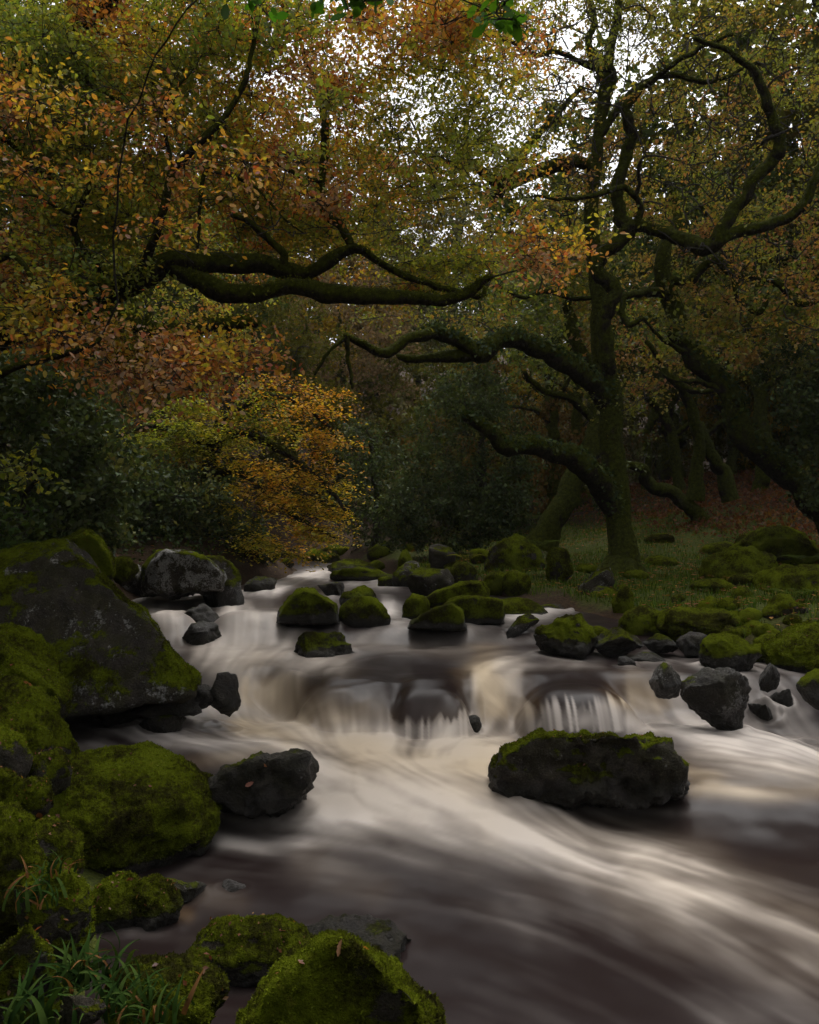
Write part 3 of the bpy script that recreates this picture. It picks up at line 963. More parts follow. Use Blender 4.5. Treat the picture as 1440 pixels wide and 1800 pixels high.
rock('dull mossy stone wedged between the lower left edge boulder and the brightest boulder', 48, 128, 1316, 1385, .6, .05, .4, 4, .9, Y=4.2, tufts=(0.012, 6000), wet=False, name='stone', cat='stone')
rock('shadowed mossy boulder behind the half dry rush tuft at the left', 30, 150, 1440, 1560, .62, .05, .4, 4, .9, Y=3.3, tufts=(0.011, 9000), wet=False)
# --- in the stream
rock('small dark domed boulder right of the big pale boulder', 430, 487, 1011, 1042, .15, .15, .4, 4, .9, wetall=.6)
rock('smooth dark wet boulder in the left rapid, upper of the two', 318, 402, 1060, 1096, .05, .1, .4, 4, .8, wetall=.7)
rock('dark pointed wet boulder in the left rapid, lower of the two', 322, 388, 1091, 1134, .02, .16, .8, 4, .8, wetall=.7)
hull_rock('large midstream boulder with a mossy crown and black wet flank', [(480, 1098), (492, 1070), (520, 1038), (538, 1032), (560, 1042), (590, 1062), (602, 1100)], 9.0, .9, .62, .1, 5, 26, .62, rough=.9, front=.92, wetall=.5)
rock('dark mossy boulder right of the large midstream boulder', 596, 688, 1046, 1102, .68, .12, .45, 4, .8, wetall=.4)
rock('bare dark boulder behind the large midstream boulder', 556, 606, 1022, 1048, .1, .1, .5, 4, .9, wetall=.6)
rock('round mossy stone perched behind the midstream boulders', 612, 662, 1029, 1060, .85, .05, .3, 4, .9, Y=10.0, name='stone', cat='stone')
rock('low mossy stone in front of the perched round stone', 596, 640, 1037, 1062, .7, .05, .4, 4, .9, Y=9.7, name='stone', cat='stone')
rock('long low dark boulder at the far end of the river', 574, 664, 981, 1008, .42, .12, .4, 4, .7)
rock('flat mossy lichened ledge at the far right waterline', 582, 692, 997, 1022, .55, .2, .4, 4, .7)
rock('brown lichened boulder at the far bend', 684, 744, 983, 1032, .35, .27, .5, 4, .9)
rock('mossy knob above the brown lichened boulder at the far bend', 700, 742, 966, 1002, .95, 0, .3, 4, .9, Y=14.5, wet=False)
rock('square dark boulder standing under the holly', 752, 802, 956, 1000, .15, .04, .7, 4, .8, Y=13.8, wet=False)
rock('dark peaked boulder alone in midstream above the falls', 514, 624, 1107, 1156, .42, .15, .75, 5, .8, wetall=.6)
hull_rock('flat topped block with bright green moss on the right waterline', [(778, 1062), (800, 1050), (840, 1046), (884, 1054), (888, 1075), (886, 1098), (800, 1105), (776, 1090)], 9.2, .9, .72, .05, 5, 34, .56, rough=.7, front=.95)
hull_rock('sloping mossy slab in front of the flat topped block', [(714, 1106), (722, 1092), (770, 1066), (795, 1060), (812, 1072), (822, 1108)], 8.7, .7, .72, .14, 5, 30, .56, rough=.7, front=.95)
hull_rock('long mossy boulder lying behind the flat topped block', [(738, 1058), (762, 1038), (810, 1022), (848, 1020), (862, 1040), (860, 1062), (750, 1068)], 10.3, .8, .75, .22, 5, 26, None, rough=.8)
rock('round mossy boulder at the left end of the right bank slabs', 706, 758, 1044, 1092, .92, .05, .3, 4, .9, Y=9.6)
rock('shaded lichen spotted boulder behind the round mossy boulder', 715, 800, 998, 1040, .45, .22, .4, 4, .9, Y=11.6, wet=False)
rock('dark mossy hump below the square boulder', 790, 838, 986, 1016, .75, 0, .3, 4, .9, Y=12.8, wet=False)
rock('small bright moss mound left of the pair on the right bank', 848, 892, 1002, 1034, 1.0, 0, .2, 4, .9, Y=11.8, wet=False)
rock('larger bright moss mound right of the pair on the right bank', 882, 934, 1002, 1042, 1.0, 0, .3, 4, .9, Y=11.5, wet=False)
rock('big brown boulder overhung by grass under the slanting trunk', 852, 962, 938, 1012, .55, .1, .4, 5, .9, Y=13.2, wet=False)
rock('mossy boulder with a dark hollow front in the grass left of the oak', 960, 1006, 960, 1010, .78, 0, .3, 4, .9, Y=12.4, wet=False)
rock('dark mossy stone by the small side stream', 858, 960, 1050, 1088, .7, .05, .4, 4, .8, Y=10.0)
rock('low bare stone at the mouth of the side stream', 938, 1002, 1062, 1088, .2, .15, .4, 4, .8, Y=10.4, name='stone', cat='stone')
rock('flat pale spotted stone on the waterline right of the flat topped block', 886, 950, 1080, 1114, .3, .3, .4, 4, .7, Y=8.9, name='stone', cat='stone')
rock('olive brown angular boulder at the middle of the right waterline', 934, 1054, 1078, 1146, .5, .2, .7, 5, .8, Y=8.0)
hull_rock('slanting grey lichened slab at the foot of the oak', [(1008, 1062), (1018, 1030), (1050, 1004), (1072, 996), (1080, 1020), (1060, 1068)], 10.9, .8, .3, .26, 5, 26, None, rough=.9)
rock('dark hollow boulder under the oak roots', 1028, 1096, 1030, 1076, .5, .05, .4, 4, .9, Y=10.6, wet=False)
rock('brown wedge shaped stone right of the olive brown boulder', 1044, 1134, 1102, 1146, .25, .18, .8, 4, .8, Y=8.0, name='stone', cat='stone')
rock('tall mossy boulder right of the oak roots', 1074, 1116, 1026, 1088, .92, .02, .4, 4, .9, Y=9.9, wet=False)
rock('mossy boulder with a bare brown face behind the brown wedge', 1084, 1168, 1062, 1122, .7, .12, .4, 4, .8, Y=9.0, wet=False)
rock('broad mossy boulder at the centre of the right bank stones', 1148, 1296, 1066, 1128, .82, .12, .4, 5, .8, Y=8.6, wet=False)
rock('smooth brown slab lying in front of the broad mossy boulder', 1186, 1268, 1112, 1142, .02, .12, .5, 4, .7, Y=8.0, wetall=.4, flat=.2, name='stone', cat='stone')
rock('low dark stone between the brown slab and the brown wedge', 1128, 1190, 1112, 1140, .3, .1, .5, 4, .8, Y=8.2, name='stone', cat='stone')
rock('lichen speckled mossy boulder on the waterline above the right falls', 1226, 1328, 1112, 1170, .72, .28, .35, 5, .8, Y=7.3)
rock('big dark mossy boulder at the right edge of the photograph', 1346, 1500, 1092, 1190, .85, .02, .35, 5, .9, Y=7.3, tufts=(0.016, 9000))
for k, (l, r_, t, b, Yd) in enumerate([(1278, 1318, 1064, 1090, 9.4), (1284, 1342, 1075, 1108, 9.0), (1298, 1348, 1090, 1120, 8.5), (1334, 1374, 1088, 1122, 8.6), (1368, 1404, 1075, 1104, 9.0),
                                       (1344, 1384, 1078, 1104, 9.3), (1398, 1450, 1078, 1114, 8.9), (1322, 1392, 1112, 1140, 8.0), (1310, 1360, 1130, 1160, 7.8)]):
    rock('small cushion like mossy stone in the heap left of the right edge boulder', l, r_, t, b, .95, .03, .25, 4, .9, Y=Yd, wet=False, name='stone', cat='stone', group='moss cushion stones heaped on the right bank')
rock('lichen spotted rock on the lip of the right falls', 1143, 1198, 1164, 1212, .08, .33, .4, 4, .8, Y=6.6, wetall=.5)
rock('big dark rock with lichen crust at the right end of the falls', 1196, 1314, 1170, 1262, .05, .27, .45, 5, .8, Y=6.25, wetall=.6)
rock('small black rounded stone below the big lichen crusted rock', 1314, 1356, 1234, 1270, 0, .05, .3, 4, .9, wetall=.9, name='stone', cat='stone')
rock('black pointed stone in the side fall at the right edge', 1348, 1388, 1208, 1248, 0, .08, .6, 4, .9, wetall=.9, name='stone', cat='stone')
rock('dark mossy stone at the right edge beside the side fall', 1402, 1470, 1176, 1228, .5, .02, .4, 4, .9, Y=6.3, wetall=.5, name='stone', cat='stone')
rock('wet stone under the thin side fall', 1328, 1372, 1166, 1204, .05, .1, .4, 4, .8, Y=6.8, wetall=.9, name='stone', cat='stone')
rock('low dark stone breaking the surface above the falls, left of the two', 1084, 1116, 1153, 1172, 0, .1, .3, 4, .8, wetall=.8, name='stone', cat='stone')
rock('low dark stone breaking the surface above the falls, right of the two', 1108, 1172, 1147, 1168, .25, .1, .4, 4, .7, wetall=.7, name='stone', cat='stone')
rock('small dark stone at the foot of the central fall', 814, 848, 1256, 1284, 0, .1, .4, 4, .8, wetall=.8, name='stone', cat='stone')
hull_rock('broad dark boulder with mossy shoulders alone in the foam at the right', [(860, 1352), (872, 1328), (920, 1300), (975, 1288), (1100, 1289), (1160, 1300), (1195, 1330), (1209, 1372),
          (1210, 1400), (1180, 1418), (930, 1420), (868, 1396)], 4.9, .80, .37, .18, 6, 20, .06, rough=1.2, front=.95, tufts=(0.012, 12000))
hull_rock('black angular boulder with two pink leaves beside the bright mossy boulder', [(357, 1388), (372, 1366), (440, 1330), (500, 1321), (546, 1317), (554, 1345), (545, 1395), (505, 1432), (440, 1436), (366, 1412)],
          4.68, .55, .05, .20, 5, 50, .05, rough=1.3, front=.92, wetall=.5)
rock('long flat black stone below the wedge boulder, its left and mossier end', 164, 266, 1192, 1252, .3, .1, .6, 4, .6, Y=6.0, wetall=.6, flat=.3, name='stone', cat='stone')
rock('long flat black stone below the wedge boulder, its right low end', 240, 358, 1216, 1254, 0, .1, .6, 4, .5, Y=5.9, wetall=.8, flat=.3, name='stone', cat='stone')
rock('black sharp edged rock at the head of the left chute', 366, 427, 1182, 1240, .02, .12, .5, 4, .7, Y=6.2, wetall=.7)
rock('low black lump touching the sharp edged rock', 332, 388, 1204, 1236, 0, .08, .4, 4, .7, Y=6.2, wetall=.8, name='stone', cat='stone')
rock('low black stone in the dark water above the bright mossy boulder', 243, 326, 1253, 1292, .02, .12, .5, 4, .7, wetall=.9, name='stone', cat='stone')
# --- right bank mounds
rock('long mossy mound at the edge of the brown bracken', 1286, 1440, 924, 985, .95, .03, .2, 5, .8, Y=14.0, wet=False, name='mossy_mound', cat='mound')
rock('turf covered mound in the middle of the right bank', 1226, 1372, 962, 1030, 1.0, 0, .2, 5, .8, Y=11.6, wet=False, name='mossy_mound', cat='mound')
rock('dark undercut mossy boulder below the turf mound', 1322, 1470, 992, 1085, .8, .02, .3, 5, .8, Y=10.0, wet=False)
build_river()
# --- mossy hummocks of the right bank
gm = np.random.default_rng(15)
for k in range(16):
    l, b = gm.uniform(990, 1400), gm.uniform(952, 1048)
    w = gm.uniform(34, 100) * (0.5 + (b - 940) / 110)
    rock('low hummock of moss and turf in the grass of the right bank', l, l + w, b - w * .32, b, 1.0, 0, .15, 4, .9, wet=False, name='mossy_mound', cat='mound', group='turf hummocks of the right bank')
# --- small fill stones
gf = np.random.default_rng(5)
for k in range(26):
    l = gf.uniform(1000, 1400)
    b = gf.uniform(1055, 1135)
    w = gf.uniform(26, 56)
    rock('small mossy stone wedged among the boulders of the right bank', l, l + w, b - w * .6, b, gf.uniform(.5, 1), gf.uniform(0, .2), .35, 3, .9, wet=False, name='stone', cat='stone',
         group='small stones wedged along the right bank')
for k in range(20):
    l = gf.uniform(640, 900)
    b = gf.uniform(965, 1035)
    w = gf.uniform(22, 46)
    rock('small dim mossy stone in the jumble under the holly at the far bend', l, l + w, b - w * .6, b, gf.uniform(.5, 1), gf.uniform(0, .2), .35, 3, .9, wet=False, name='stone', cat='stone',
         group='small stones at the far bend')
for k in range(12):
    l = gf.uniform(400, 640)
    b = gf.uniform(972, 996)
    w = gf.uniform(24, 60)
    rock('small dark stone under the golden beech at the far waterline', l, l + w, b - w * .5, b, gf.uniform(.3, .9), .1, .35, 3, .9, wet=False, name='stone', cat='stone',
         group='small stones under the beech')


def relabel():
    """name each small fill stone by the named boulder it lies next to"""
    named, fill, used = [], [], set()
    for o in COL.objects:
        if o.type == 'MESH' and o.parent is None and o.get('category') in ('boulder', 'stone', 'mound'):
            p = proj(np.array(o.location[:])[None])
            e = (o, float(p[0][0]), float(p[1][0]))
            (fill if o.get('group') else named).append(e)
    named = [e for e in named if len(e[0]['label'].split()) <= 9]
    for o, px, py in fill:
        head = {'mound': 'low turf hummock', 'stone': 'small mossy stone'}[o['category']]
        for b_, bx, by in sorted(named, key=lambda e: (e[1] - px) ** 2 + 4 * (e[2] - py) ** 2)[:5]:
            if abs(px - bx) > 120 or abs(py - by) > 50:
                continue
            side = ('just left of' if px < bx else 'just right of') if abs(px - bx) > 2 * abs(py - by) else ('just behind' if py < by else 'just in front of')
            s_ = '%s %s the %s' % (head, side, b_['label'])
            if s_ not in used:
                used.add(s_)
                o['label'] = s_
                break


relabel()


# ------------------------------------------------------------------ trees
def tubes(lines, sides, noise_amp=0.0):
    """lines: list of (pts, radii) -> one vertex array and quad array"""
    Vs, Qs, off = [], [], 0
    ang = np.linspace(0, 2 * np.pi, sides, endpoint=False)
    ca, sa = np.cos(ang), np.sin(ang)
    for pts, rad in lines:
        n = len(pts)
        if n < 2:
            continue
        tg = np.gradient(pts, axis=0)
        tg /= np.maximum(np.linalg.norm(tg, axis=1, keepdims=True), 1e-9)
        a = np.array([0, 0, 1.0]) if abs(tg[0, 2]) < .9 else np.array([1.0, 0, 0])
        ref = np.empty_like(pts)
        for i in range(n):
            a = a - tg[i] * (a @ tg[i])
            a = a / max(math.sqrt(a @ a), 1e-9)
            ref[i] = a
        bi = np.cross(tg, ref)
        ring = ref[:, None] * ca[None, :, None] + bi[:, None] * sa[None, :, None]
        rr = np.asarray(rad)[:, None, None]
        v = pts[:, None] + ring * rr
        if noise_amp:
            nz = fbm(v.reshape(-1, 3) * np.array([7, 7, 4]), 21, 3).reshape(n, sides, 1)
            nz2 = fbm(v.reshape(-1, 3) * np.array([2.2, 2.2, 1.5]), 23, 2).reshape(n, sides, 1)
            v = v + ring * rr * (nz * noise_amp + nz2 * noise_amp)
        Vs.append(v.reshape(-1, 3))
        i = np.arange(n * sides).reshape(n, sides) + off
        j = np.roll(i, -1, axis=1)
        Qs.append(np.stack([i[:-1].ravel(), j[:-1].ravel(), j[1:].ravel(), i[1:].ravel()], 1))
        # end cap point
        Vs.append((pts[-1] + tg[-1] * rad[-1] * .8)[None])
        tip = off + n * sides
        Qs.append(np.stack([i[-1], j[-1], np.full(sides, tip), np.full(sides, tip)], 1)[:, :3])
        off += n * sides + 1
    quads = np.concatenate([q for q in Qs if q.shape[1] == 4])
    tris = np.concatenate([q for q in Qs if q.shape[1] == 3])
    return np.concatenate(Vs), [quads, tris]


def spline(ctrl, step):
    c = np.asarray(ctrl, float)
    c = np.vstack([2 * c[0] - c[1], c, 2 * c[-1] - c[-2]])
    out = []
    for i in range(1, len(c) - 2):
        p0, p1, p2, p3 = c[i - 1], c[i], c[i + 1], c[i + 2]
        n = max(2, int(np.linalg.norm((p2 - p1)[:3]) / step))
        t = np.linspace(0, 1, n, endpoint=False)[:, None]
        out.append(.5 * (2 * p1 + (p2 - p0) * t + (2 * p0 - 5 * p1 + 4 * p2 - p3) * t ** 2 + (3 * p1 - p0 - 3 * p2 + p3) * t ** 3))
    out.append(c[-2][None])
    return np.vstack(out)


class Tree:
    def __init__(s, name, label, base, cat='tree', group=None, bark=None, sides=12):
        s.root = thing(name, label, cat, tuple(base), group)
        s.base = np.asarray(base, float)
        s.nodes, s.nr = [], []
        s.bark = bark or M_BARK
        s.sides = sides
        s.fine = []
        s.lp, s.lc, s.ls = [], [], []
        s.limbs = []

    def limb(s, ctrl, name='limb', gnarl=0.35, step=None, keep=True, knob=0.20):
        """ctrl: rows x,y,z,radius in world"""
        c = np.asarray(ctrl, float)
        r0 = c[:, 3].max()
        q = spline(c, step or max(0.045, r0 * .45))
        pts, rad = q[:, :3], np.maximum(q[:, 3], .004)
        k = fbm(pts * (1.1 / max(r0, .05)) ** .5 * 1.6, 51, 3)
        k2 = fbm(pts * (1.1 / max(r0, .05)) ** .5 * 1.6 + 31.7, 52, 3)
        w = np.minimum(np.arange(len(pts)) / 6.0, 1)
        pts = pts + (np.stack([k, k2 * .5, k2], 1) * (gnarl * r0 * 1.2) * w[:, None])
        V, Q = tubes([(pts - s.base, rad)], s.sides, knob)
        o = link(name, mesh_np(name, V, Q), s.bark, s.root)
        if keep:
            s.nodes.append(pts)
            s.nr.append(rad)
        s.limbs.append((pts, rad))
        return pts

    def pl(s, rows, name='limb', **kw):
        """rows in photo pixels: px, py, Y, full width in px"""
        c = []
        for px, py, Y, w in rows:
            c.append((*P(px, py, Y), w / F * Y / 2))
        return s.limb(c, name, **kw)

    def connect(s, centres, gn=.22, rmax=.035, rk=.011, maxstart=.75, minr=.0028):
        C = np.asarray(centres, float)
        N = np.concatenate(s.nodes)
        RR_ = np.concatenate(s.nr)
        n = len(C)
        best, bi = np.full(n, 1e9), np.zeros(n, int)
        for a in range(0, n, 200):
            d = np.linalg.norm(C[a:a + 200, None] - N[None], axis=2)
            bi[a:a + 200] = d.argmin(1)
            best[a:a + 200] = d.min(1)
        todo = np.ones(n, bool)
        allN, allR, allp = [N], [RR_], len(N)
        NN, NR = N, RR_
        for it in range(n):
            k = np.argmin(np.where(todo, best, 1e9))
            todo[k] = False
            L = best[k]
            a, e = NN[bi[k]], C[k]
            m = int(np.clip(L / .10, 4, 18))
            t = np.linspace(0, 1, m)[:, None]
            mid = a * .45 + e * .55 + R.normal(0, gn * L, 3) + np.array([0, 0, .10 * L])
            pts = (1 - t) ** 2 * a + 2 * t * (1 - t) * mid + t ** 2 * e
            jit = np.cumsum(R.normal(0, .030 * min(L, 1.4) + .004, (m, 3)), 0) * (1 - t)
            jit[0] = 0
            pts = pts + jit
            r0 = min(rmax, rk * (L ** .6) + .004, NR[bi[k]] * maxstart)
            r0 = max(r0, .004)
            rad = np.linspace(max(r0, minr), max(minr, r0 * .35), m)
            s.fine.append((pts, rad))
            NN = np.concatenate([NN, pts[1:]])
            NR = np.concatenate([NR, rad[1:]])
            d = np.linalg.norm(C[todo][:, None] - pts[1:][None], axis=2) if todo.any() else np.zeros((0, 1))
            if len(d):
                im = d.argmin(1)
                dm = d.min(1)
                ix = np.where(todo)[0]
                up = dm < best[ix]
                best[ix[up]] = dm[up]
                bi[ix[up]] = len(NN) - (m - 1) + im[up]

    def sprays(s, centres, pal, ntw=5, tl=.45, per=7, size=.075, flatdir=.45, sc=1.2, drop=0.0, seed=0, twigs=True):
        for c in np.asarray(centres):
            for _ in range(ntw):
                d = R.normal(0, 1, 3)
                d[2] = d[2] * flatdir - drop
                d /= np.linalg.norm(d)
                l = tl * R.uniform(.5, 1.25)
                t = np.linspace(0, 1, 5)[:, None]
                pts = c + d * l * t + R.normal(0, .03 * l / .4, (5, 3)) * t + np.array([0, 0, -drop * l * .5]) * t ** 2
                if twigs:
                    s.fine.append((pts, np.linspace(.0035, .0016, 5)))
                u = R.uniform(.15, 1.08, per)[:, None]
                lp = c + d * l * u + R.normal(0, .05 * l / .4, (per, 3)) + np.array([0, 0, -drop * l * .5]) * u ** 2
                s.lp.append(lp)
                s.ls.append(size * R.uniform(.55, 1.3, per))
                s.lc.append((pal, per, seed, sc))

    def build(s, shape=LEAF2, mat=None, crown='foliage', twigmat=None, singles=0, flat=.45, droop=.3):
        if s.fine:
            V, Q = tubes(s.fine, 4)
            tag(link('twigs', mesh_np('twigs', V - s.base, Q), twigmat or M_TWIG, s.root), kind='stuff')
        if s.lp:
            pos = np.concatenate(s.lp)
            siz = np.concatenate(s.ls)
            cols = np.empty((len(pos), 3))
            names = np.concatenate([np.full(n, i) for i, (p_, n, sd, sc) in enumerate(s.lc)])
            kinds = {}
            for i, (p_, n, sd, sc) in enumerate(s.lc):
                kinds.setdefault((p_, sd, sc), []).append(i)
            for (p_, sd, sc), ids in kinds.items():
                m = np.isin(names, ids)
                cols[m] = pick(p_, int(m.sum()), pos[m], sc, sd)
            if singles:
                px, py = proj(pos)
                vis = (px > 0) & (px < 1440) & (py > 0) & (py < 1800)
                app = np.where(vis, siz / np.maximum(pos[:, 1], .5), 0)
                top = np.argsort(-app)[:singles]
                for k in top:
                    me = SINGLE[int(R.integers(len(SINGLE)))]
                    o = link('leaf', me, None, s.root, tuple(pos[k] - s.base))
                    o.rotation_euler = (R.normal(0, .7), R.normal(.3, .7), R.uniform(0, 6.28))
                    o.scale = (siz[k],) * 3
                    o.color = (*np.clip(cols[k], 0, 1), 1)
                keep = np.ones(len(pos), bool)
                keep[top] = False
                pos, siz, cols = pos[keep], siz[keep], cols[keep]
            v, t, c = leaves(pos - s.base, siz, cols, shape, flat, droop)
            tag(link(crown, mesh_np(crown, v, t, colors=c), mat or M_LEAF, s.root), kind='stuff')
        return s.root


def make_single_leaves():
    out = []
    for k in range(5):
        g = np.random.default_rng(60 + k)
        xs = np.array([0, .12, .25, .36, .5, .6, .75, .86, 1.0])
        ws = np.array([.02, .12, .21, .19, .27, .23, .24, .15, .02]) * g.uniform(.85, 1.1)
        mid = np.stack([xs, 0 * xs, -.10 * (xs - .4) ** 2], 1)
        up = np.stack([xs + .03, ws, .10 * ws + g.normal(0, .015, 9)], 1)
        dn = np.stack([xs + .03, -ws, .10 * ws + g.normal(0, .015, 9)], 1)
        V = np.concatenate([mid, up, dn])
        q = []
        for i in range(8):
            q += [[i, i + 1, 9 + i + 1, 9 + i], [i + 1, i, 18 + i, 18 + i + 1]]
        me = mesh_np('oak_leaf', V, np.array(q))
        me.materials.append(M_LEAF1)
        out.append(me)
    return out


SINGLE = make_single_leaves()


def cloud(spec, g=None):
    """spec rows: px,py,rx,ry,Y0,Y1,n -> cluster centres in the world, spread through a depth range"""
    out = []
    for px, py, rx, ry, y0, y1, n in spec:
        k = 0
        while k < n:
            a, b = R.uniform(-1, 1, 2)
            if a * a + b * b > 1:
                continue
            out.append(P(px + a * rx, py + b * ry, R.uniform(y0, y1)))
            k += 1
    return np.array(out)


def ivy_on(tree, pts, rad, n, size=.06, name='ivy', pal='ivy', spread=1.35):
    i = R.integers(0, len(pts), n)
    d = R.normal(0, 1, (n, 3))
    d[:, 2] = np.abs(d[:, 2]) * .8
    d /= np.linalg.norm(d, axis=1, keepdims=True)
    p = pts[i] + d * (rad[i][:, None] * spread * R.uniform(.85, 1.25, (n, 1)))
    v, t, c = leaves(p - tree.base, size * R.uniform(.6, 1.3, n), pick(pal, n), LEAF2, .2, .3, d)
    tag(link(name, mesh_np(name, v, t, colors=c), M_IVY, tree.root), kind='stuff')


def moss_on(tree, pts, rad, n, size=.022):
    i = R.integers(0, len(pts), n)
    d = R.normal(0, 1, (n, 3))
    d[:, 2] = np.abs(d[:, 2]) * 1.2 - .25
    d /= np.linalg.norm(d, axis=1, keepdims=True)
    p = pts[i] + d * rad[i][:, None] * R.uniform(.95, 1.06, (n, 1)) + R.normal(0, .010, (n, 3))
    sz = size * R.uniform(.5, 1.5, n)
    v, t, c = leaves(p - tree.base, sz, np.array([(.07, .08, .010)]) * R.uniform(.5, 1.7, (n, 1)), LEAF2, .1, .6, d * .3)
    tag(link('moss', mesh_np('moss', v, t, colors=c), M_GRASS, tree.root), kind='stuff')


# --- the big mossy oak on the right bank
OY = hit(1095, 1012)[1]
ob = hit(1095, 1012)
oak = Tree('oak_tree', 'big gnarled moss covered oak on the right bank with long limbs over the river', (ob[0], ob[1], ob[2]), sides=18)
y = OY
oak.pl([(1096, 1030, y, 86.4), (1096, 1005, y, 67.2), (1095, 975, y, 56), (1091, 930, y, 49.6), (1084, 860, y, 45.6), (1076, 780, y, 42.4), (1071, 700, y, 41.6), (1062, 630, y, 40),
        (1054, 560, y + .1, 35.2), (1050, 500, y + .2, 32), (1044, 430, y + .3, 27.2), (1040, 350, y + .4, 24), (1048, 270, y + .4, 21.6), (1058, 190, y + .5, 19.2), (1072, 100, y + .5, 16), (1086, 0, y + .5, 13.6), (1080, -120, y + .4, 8)], 'trunk', gnarl=.12)
# root flare
for (dx, dy, dz) in ((-62, 34, -.5), (58, 30, -.4), (25, 52, -.9), (-25, 50, -1.0)):
    oak.pl([(1094 + dx * .15, 985, y, 40), (1094 + dx * .5, 1008, y + dz * .4, 30), (1094 + dx, 1005 + dy, y + dz * .8, 16)], 'root', keep=False)
L1 = oak.pl([(1070, 715, y, 31.2), (1048, 680, y - .2, 39), (1010, 650, y - .5, 37.44), (960, 622, y - .8, 35.88), (915, 597, y - 1.1, 31.2), (872, 600, y - 1.3, 28.08), (842, 622, y - 1.5, 29.64), (795, 592, y - 1.7, 24.96),
             (752, 588, y - 1.9, 23.4), (715, 600, y - 2.1, 20.28), (682, 620, y - 2.2, 18.72), (640, 606, y - 2.4, 14.04), (609, 590, y - 2.5, 10.14)])
L2 = oak.pl([(1080, 905, y, 31.2), (1062, 862, y - .2, 43.68), (1035, 826, y - .5, 42.12), (990, 798, y - .8, 37.44), (930, 785, y - 1.1, 34.32), (898, 786, y - 1.3, 32.76), (860, 758, y - 1.5, 24.96), (835, 742, y - 1.6, 20.28), (814, 732, y - 1.7, 12.48)])
oak.pl([(842, 622, y - 1.5, 26), (780, 628, y - 1.6, 20), (715, 630, y - 1.7, 14), (700, 625, y - 1.7, 8)])
oak.pl([(609, 590, y - 2.5, 11), (612, 620, y - 2.5, 8), (614, 655, y - 2.5, 7), (620, 685, y - 2.5, 5)], gnarl=1)
oak.pl([(611, 592, y - 2.5, 8), (575, 620, y - 2.6, 6), (552, 658, y - 2.6, 4)], gnarl=1)
oak.pl([(1068, 680, y - .1, 28.8), (1062, 600, y - .35, 28.8), (1068, 540, y - .45, 28.8), (1081, 508, y - .5, 30.4), (1046, 474, y - .6, 27.2), (1062, 445, y - .6, 27.2), (1102, 405, y - .7, 27.2), (1088, 375, y - .7, 24), (1091, 300, y - .8, 21.6),
        (1110, 235, y - .9, 20), (1104, 190, y - 1, 17.6), (1135, 150, y - 1.2, 12), (1200, 100, y - 1.5, 8.8), (1290, 60, y - 1.9, 5.6)], gnarl=.5)
oak.pl([(1095, 405, y - .7, 24), (1130, 398, y - .8, 22.4), (1190, 416, y - 1, 24), (1246, 432, y - 1.2, 27.2), (1275, 392, y - 1.3, 24), (1330, 312, y - 1.4, 22.4), (1370, 268, y - 1.5, 21.6), (1355, 195, y - 1.7, 17.6),
        (1330, 135, y - 1.8, 12.8), (1280, 90, y - 2, 9.6), (1225, 68, y - 2.2, 7.2)], gnarl=.5)
oak.pl([(1250, 436, y - 1.2, 20.8), (1290, 410, y - 1.3, 20.8), (1345, 398, y - 1.4, 19.2), (1405, 370, y - 1.5, 17.6), (1440, 300, y - 1.6, 14.4), (1480, 220, y - 1.6, 9.6)], gnarl=.4)
oak.pl([(1120, 398, y - .8, 12.8), (1125, 360, y - .9, 11.2), (1100, 330, y - 1.0, 10.4), (1060, 340, y - 1.1, 8.8), (1000, 350, y - 1.3, 6.4), (940, 345, y - 1.6, 4)], gnarl=.6)
oak.pl([(1048, 300, y + .4, 19.2), (1010, 285, y + .2, 20.8), (960, 298, y - .1, 22.4), (890, 325, y - .4, 20.8), (868, 316, y - .5, 19.2), (820, 290, y - .8, 14.4), (760, 284, y - 1, 11.2), (738, 262, y - 1.2, 7.2)], gnarl=.5)
oak.pl([(872, 350, y - .4, 19.2), (888, 318, y - .45, 18.4), (930, 255, y - .3, 14.4), (985, 195, y - .1, 10.4), (1022, 152, y, 7.2)], gnarl=.4)
oak.pl([(1056, 215, y + .5, 14.4), (1080, 130, y + .3, 12.8), (1040, 118, y + .1, 10.4), (985, 92, y - .2, 8.8), (930, 97, y - .5, 8.8), (895, 72, y - .8, 7.2), (850, 60, y - 1.1, 4.8), (780, 62, y - 1.3, 3.2)], gnarl=.5)
oak.pl([(1066, 150, y + .5, 13.6), (1035, 80, y + .6, 12), (1045, 30, y + .7, 10.4), (1020, -40, y + .8, 7.2)], gnarl=.5)
oak.pl([(1050, 245, y + .4, 12.8), (1110, 165, y + .3, 12.8), (1175, 130, y, 10.4), (1245, 145, y - .2, 8), (1330, 110, y - .4, 5.6)], gnarl=.5)
oak.pl([(1052, 520, y + .2, 11.2), (1010, 525, y, 8.8), (960, 512, y - .3, 8), (915, 522, y - .5, 6.4), (872, 500, y - .8, 4.8)], gnarl=.5)
